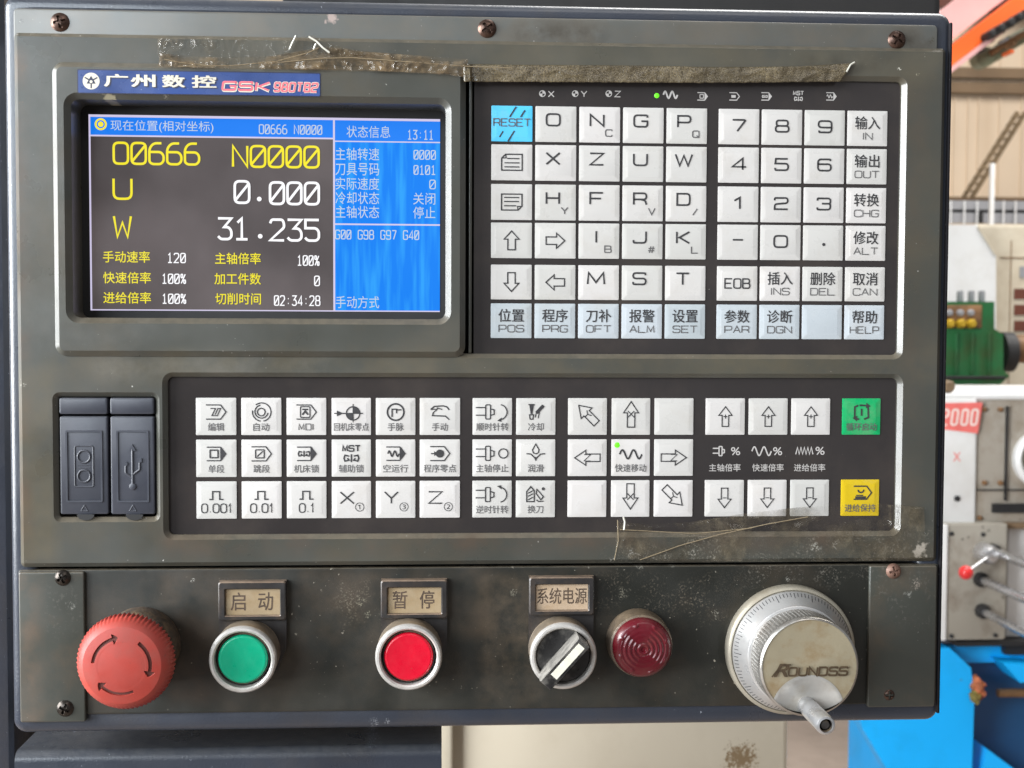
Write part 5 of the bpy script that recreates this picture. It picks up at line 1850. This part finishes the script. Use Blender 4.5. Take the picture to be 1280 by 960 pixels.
# white left half and greyer right half, top sloping back
b.rings([([(x0, z0), (xm, z0), (xm, z1), (x0, z1)], HD), ], 0, False, True, False)
b.v, b.f, b.m, b.s = [], [], [], []
b.box(x0, xm, z0, z1, HD - 420, HD, 0, 5)
b.build("headstock", ["white_paint"], lt)
b = MB()
b.box(xm - 1, x1, z0 + 2, z1 - 2, HD - 420, HD - 8, 0, 4)
b.build("front_cover", ["beige_paint"], lt)
b = MB()
tz0 = z1
b.box(x0, x1, tz0 - 3, tz0 + 9, HD - 430, HD - 4, 0, 3)
b.build("top_lid", ["white_paint"], lt)
b = MB()
x, z = Bp(1194, 484, D)
b.lathe(x, z, [(13, HD - 60), (13, HD - 30), (9, HD - 24)], 18)
b.build("filler_cap", ["wall_rail_brown"], lt)
b = MB()
p = [Bp(1174, 504, D), Bp(1228, 503, D), Bp(1222, 542, D), Bp(1174, 536, D)]
b.poly(p, HD - 1, HD + 1.2)
p2 = [Bp(1172, 508, D), Bp(1226, 506.5, D), Bp(1221, 538, D), Bp(1172, 533, D)]
for i, chh in enumerate("2000"):
    x, z = Bp((1180, 1192, 1204.5, 1216.5)[i], 521.5, D)
    b.stroke(chh, x, z, 11.5, 31, 0, 4.4, HD + 1.5, 1, .45, shear=.12)
b.build("number_sticker", ["sticker_red", "sticker_text"], lt)
b = MB()
x, z = Bp(1196, 571, D)
b.text("X", x, z, 16, 18, HD + .6, 0)
b.build("red_mark", ["sticker_red"], lt)
b = MB()
x, z = Bp(1196, 623, D)
b.lathe(x, z, [(6, HD - 1), (6, HD + 4), (4, HD + 5)], 14)
b.build("oil_plug", ["dark_gap"], lt)
b = MB()
x, z = Bp(1303, 574, D)
b.lathe(x, z, [(60, HD - 10), (60, HD + 6), (52, HD + 12), (46, HD + 8), (46, HD - 5)], 48, 0, cap=False, capb=False)
b.build("dial_ring", ["white_paint"], lt)
b = MB()
x, z = Bp(1303, 574, D)
b.lathe(x, z, [(47, HD - 9), (47, HD - 4), (10, HD - 2)], 40)
b.build("dial_face", ["olive_cable"], lt)
b = MB()
bbox(b, 1242, 630, 1330, 641, D - .002, 30)
b.build("slot", ["dark_gap"], lt)
b = MB()
bbox(b, 1258, 508, 1259.5, 626, D - .0, 30)
bbox(b, 1222, 612, 1400, 613.2, D - .0, 30)
b.build("cover_seam", ["dark_gap"], lt)
for px, py in ((1232, 512), (1252, 512), (1232, 604), (1252, 604), (1226, 648)):
    b = MB()
    x, z = Bp(px, py, D)
    b.lathe(x, z, [(5.5, HD - 10), (5.5, HD - 3), (3.5, HD - 1)], 6)
    b.build("bolt", ["rust_steel"], lt)
# feed box
b = MB()
x0, x1, z0, z1 = Q(1060, 655, 1259, 801, HD + 20)
b.box(x0, x1, z0, z1, HD - 380, HD + 20, 0, 5)
b.build("feed_box", ["gearbox_paint"], lt)
b = MB()
xw0, xw1, zw0, zw1 = Q(1172, 656, 1184, 801, HD + 26)
b.box(xw0, xw1, zw0, zw1, HD - 100, HD + 26, 0, 2)
b.build("white_edge", ["white_paint"], lt)
for px, py in ((1189, 667), (1228.5, 668), (1189, 795), (1244, 794)):
    b = MB()
    x, z = Bp(px, py, D - .02)
    b.lathe(x, z, [(4.5, HD + 19), (4.5, HD + 23), (3, HD + 24)], 12)
    b.build("bolt", ["dark_gap"], lt)
b = MB()
bbox(b, 1259, 655, 1400, 801, D + .03, 300, 0, 4)
b.build("apron", ["white_paint"], lt)
b = MB()
bbox(b, 1240, 653, 1400, 661, D + .0, 60, 0, 3)
b.build("ledge", ["wall_rail_brown"], lt)
# knob with red ball lever
x, z = Bp(1236, 693, D - .05)
b = MB()
b.lathe(x, z, [(19, HD + 10), (20, HD + 40), (19, HD + 55), (13, HD + 66), (0, HD + 68)], 28)
hub = b.build("lever_hub", ["aluminium"], lt)
bx_, bz2 = Bp(1210, 717, D - .1)
b = MB()
b.tube((x, HD + 60, z), (bx_, HD + 90, bz2), 3.2, 10)
b.build("lever_arm", ["steel"], lt)
b = MB()
b.lathe(bx_, bz2, [(0, HD + 76)] + [(14 * sin(radians(a)), HD + 90 - 14 * cos(radians(a))) for a in range(20, 180, 20)] + [(0, HD + 104)], 24)
b.build("lever_ball", ["red_knob"], lt)
for px, py, ex, ey, r in ((1252, 693, 1300, 712, 9), (1236, 729, 1300, 757, 9), (1238, 769, 1300, 802, 8)):
    a, c = Bp(px, py, D - .06), Bp(ex, ey, D - .22)
    b = MB()
    b.tube((a[0], HD + 20, a[1]), (c[0], HD + 200, c[1]), r, 18)
    b.build("lever_rod", ["steel"], lt)
    b = MB()
    b.lathe(a[0], a[1], [(15, HD + 18), (15, HD + 30), (12, HD + 34)], 20)
    b.build("rod_boss", ["black_rubber"], lt)
b = MB()
bbox(b, 1195, 801, 1400, 807, D - .0, 200)
bbox(b, 1257, 796, 1400, 818, D + .02, 100)
b.build("shadow_gap_strip", ["black_rubber"], lt)  # black strips put in as the shadow of the gap above the base
# blue base
b = MB()
zb = Bp(1180, 806, D)[1]
pts = [Bp(1060, 806, D), Bp(1180, 806, D), Bp(1206, 830, D), Bp(1210, 870, D), Bp(1206, 985, D), Bp(1120, 985, D), Bp(1072, 905, D), Bp(1058, 860, D)]
b.poly(pts, HD - 30, HD + 30)
b.build("base_casting", ["blue_paint"], lt)
b = MB()
xa, _, _, zc = Q(1200, 806, 1420, 1000, HD - 60)
xb = Bp(1420, 900, D)[0]
b.box(xa, xb, FLOOR + 5, zc, HD - 520, HD - 60)
b.build("recess", ["deep_blue_paint"], lt)
b = MB()
bbox(b, 1180, 806, 1420, 828, D + .04, 20, 0, 3)
b.build("base_rim", ["blue_paint"], lt)
b = MB()
p = [Bp(1281, 831, D), Bp(1281, 846, D), Bp(1268, 850, D), Bp(1250, 838, D), Bp(1250, 828, D)]
p = [Bp(1248, 826, D), Bp(1300, 830, D), Bp(1300, 846, D), Bp(1270, 850, D)]
b.poly(p, HD - 60, HD + 20)
b.build("bracket", ["blue_paint"], lt)
b = MB()
a, c = Bp(1250, 868, D), Bp(1320, 868, D)
b.tube((a[0], HD - 10, a[1]), (c[0], HD - 10, c[1]), 9, 16)
b.build("lead_screw", ["rust_steel"], lt)
b = MB()
p = [Bp(1228, 932, D), Bp(1300, 985, D), Bp(1218, 985, D)]
b.poly(p, HD - 60, HD + 20)
b.build("chip_tray", ["blue_paint"], lt)
b = MB()
p0 = Bp(1180, 990, D)
b.box(Bp(1165, 980, D)[0], xb, FLOOR, Bp(1120, 975, D)[1], HD - 520, HD - 61)
b.build("plinth", ["blue_paint"], lt)
# rag on the lathe base
rag = MB()
rx, rz = Bp(1213, 856, D)
for k, (ox, oz, R_a, hh_) in enumerate(((0, 6, 15, 40), (-7, -12, 11, 46), (6, -8, 12, 36))):
    NR, NK = 36, 12
    o0 = len(rag.v)
    rag.v.append((rx + ox, HD + hh_ + 10, rz + oz))
    for q in range(1, NK + 1):
        for i in range(NR):
            a = 2 * pi * i / NR
            rr_ = R_a * q / NK * (1 + .55 * noise.noise(Vector((cos(a) * 1.6 + k * 5, sin(a) * 1.6, 2.2))) + .18 * noise.noise(Vector((cos(a) * 5 + k, sin(a) * 5, 7.2))))
            x, z = rx + ox + rr_ * cos(a) * .8, rz + oz + rr_ * sin(a) * 1.25
            h = HD + hh_ + 10 * (1 - (q / NK) ** 2) + 9 * noise.noise(Vector((x * .12, z * .12, k))) - (14 if q == NK else 0)
            rag.v.append((x, h, z))
    for i in range(NR):
        rag.f.append([o0, o0 + 1 + i, o0 + 1 + (i + 1) % NR]); rag.m.append(k % 2); rag.s.append(True)
    for q in range(1, NK):
        for i in range(NR):
            jn = (i + 1) % NR
            rag.f.append([o0 + 1 + (q - 1) * NR + i, o0 + 1 + q * NR + i, o0 + 1 + q * NR + jn, o0 + 1 + (q - 1) * NR + jn]); rag.m.append(k % 2); rag.s.append(True)
mat("rag_olive", (0.20, 0.15, 0.03), rough=0.9, var=0.4, vscale=60, dirt=(0.05, 0.03, 0.02), dirt_amt=0.6, dscale=50)
mat("rag_cloth", (0.36, 0.10, 0.04), rough=0.9, var=0.5, vscale=60, dirt=(0.10, 0.09, 0.03), dirt_amt=0.8, dscale=50)
tag(rag.build("rag", ["rag_cloth", "rag_olive"]), "crumpled rusty orange rag hanging on the blue lathe base", "rag")
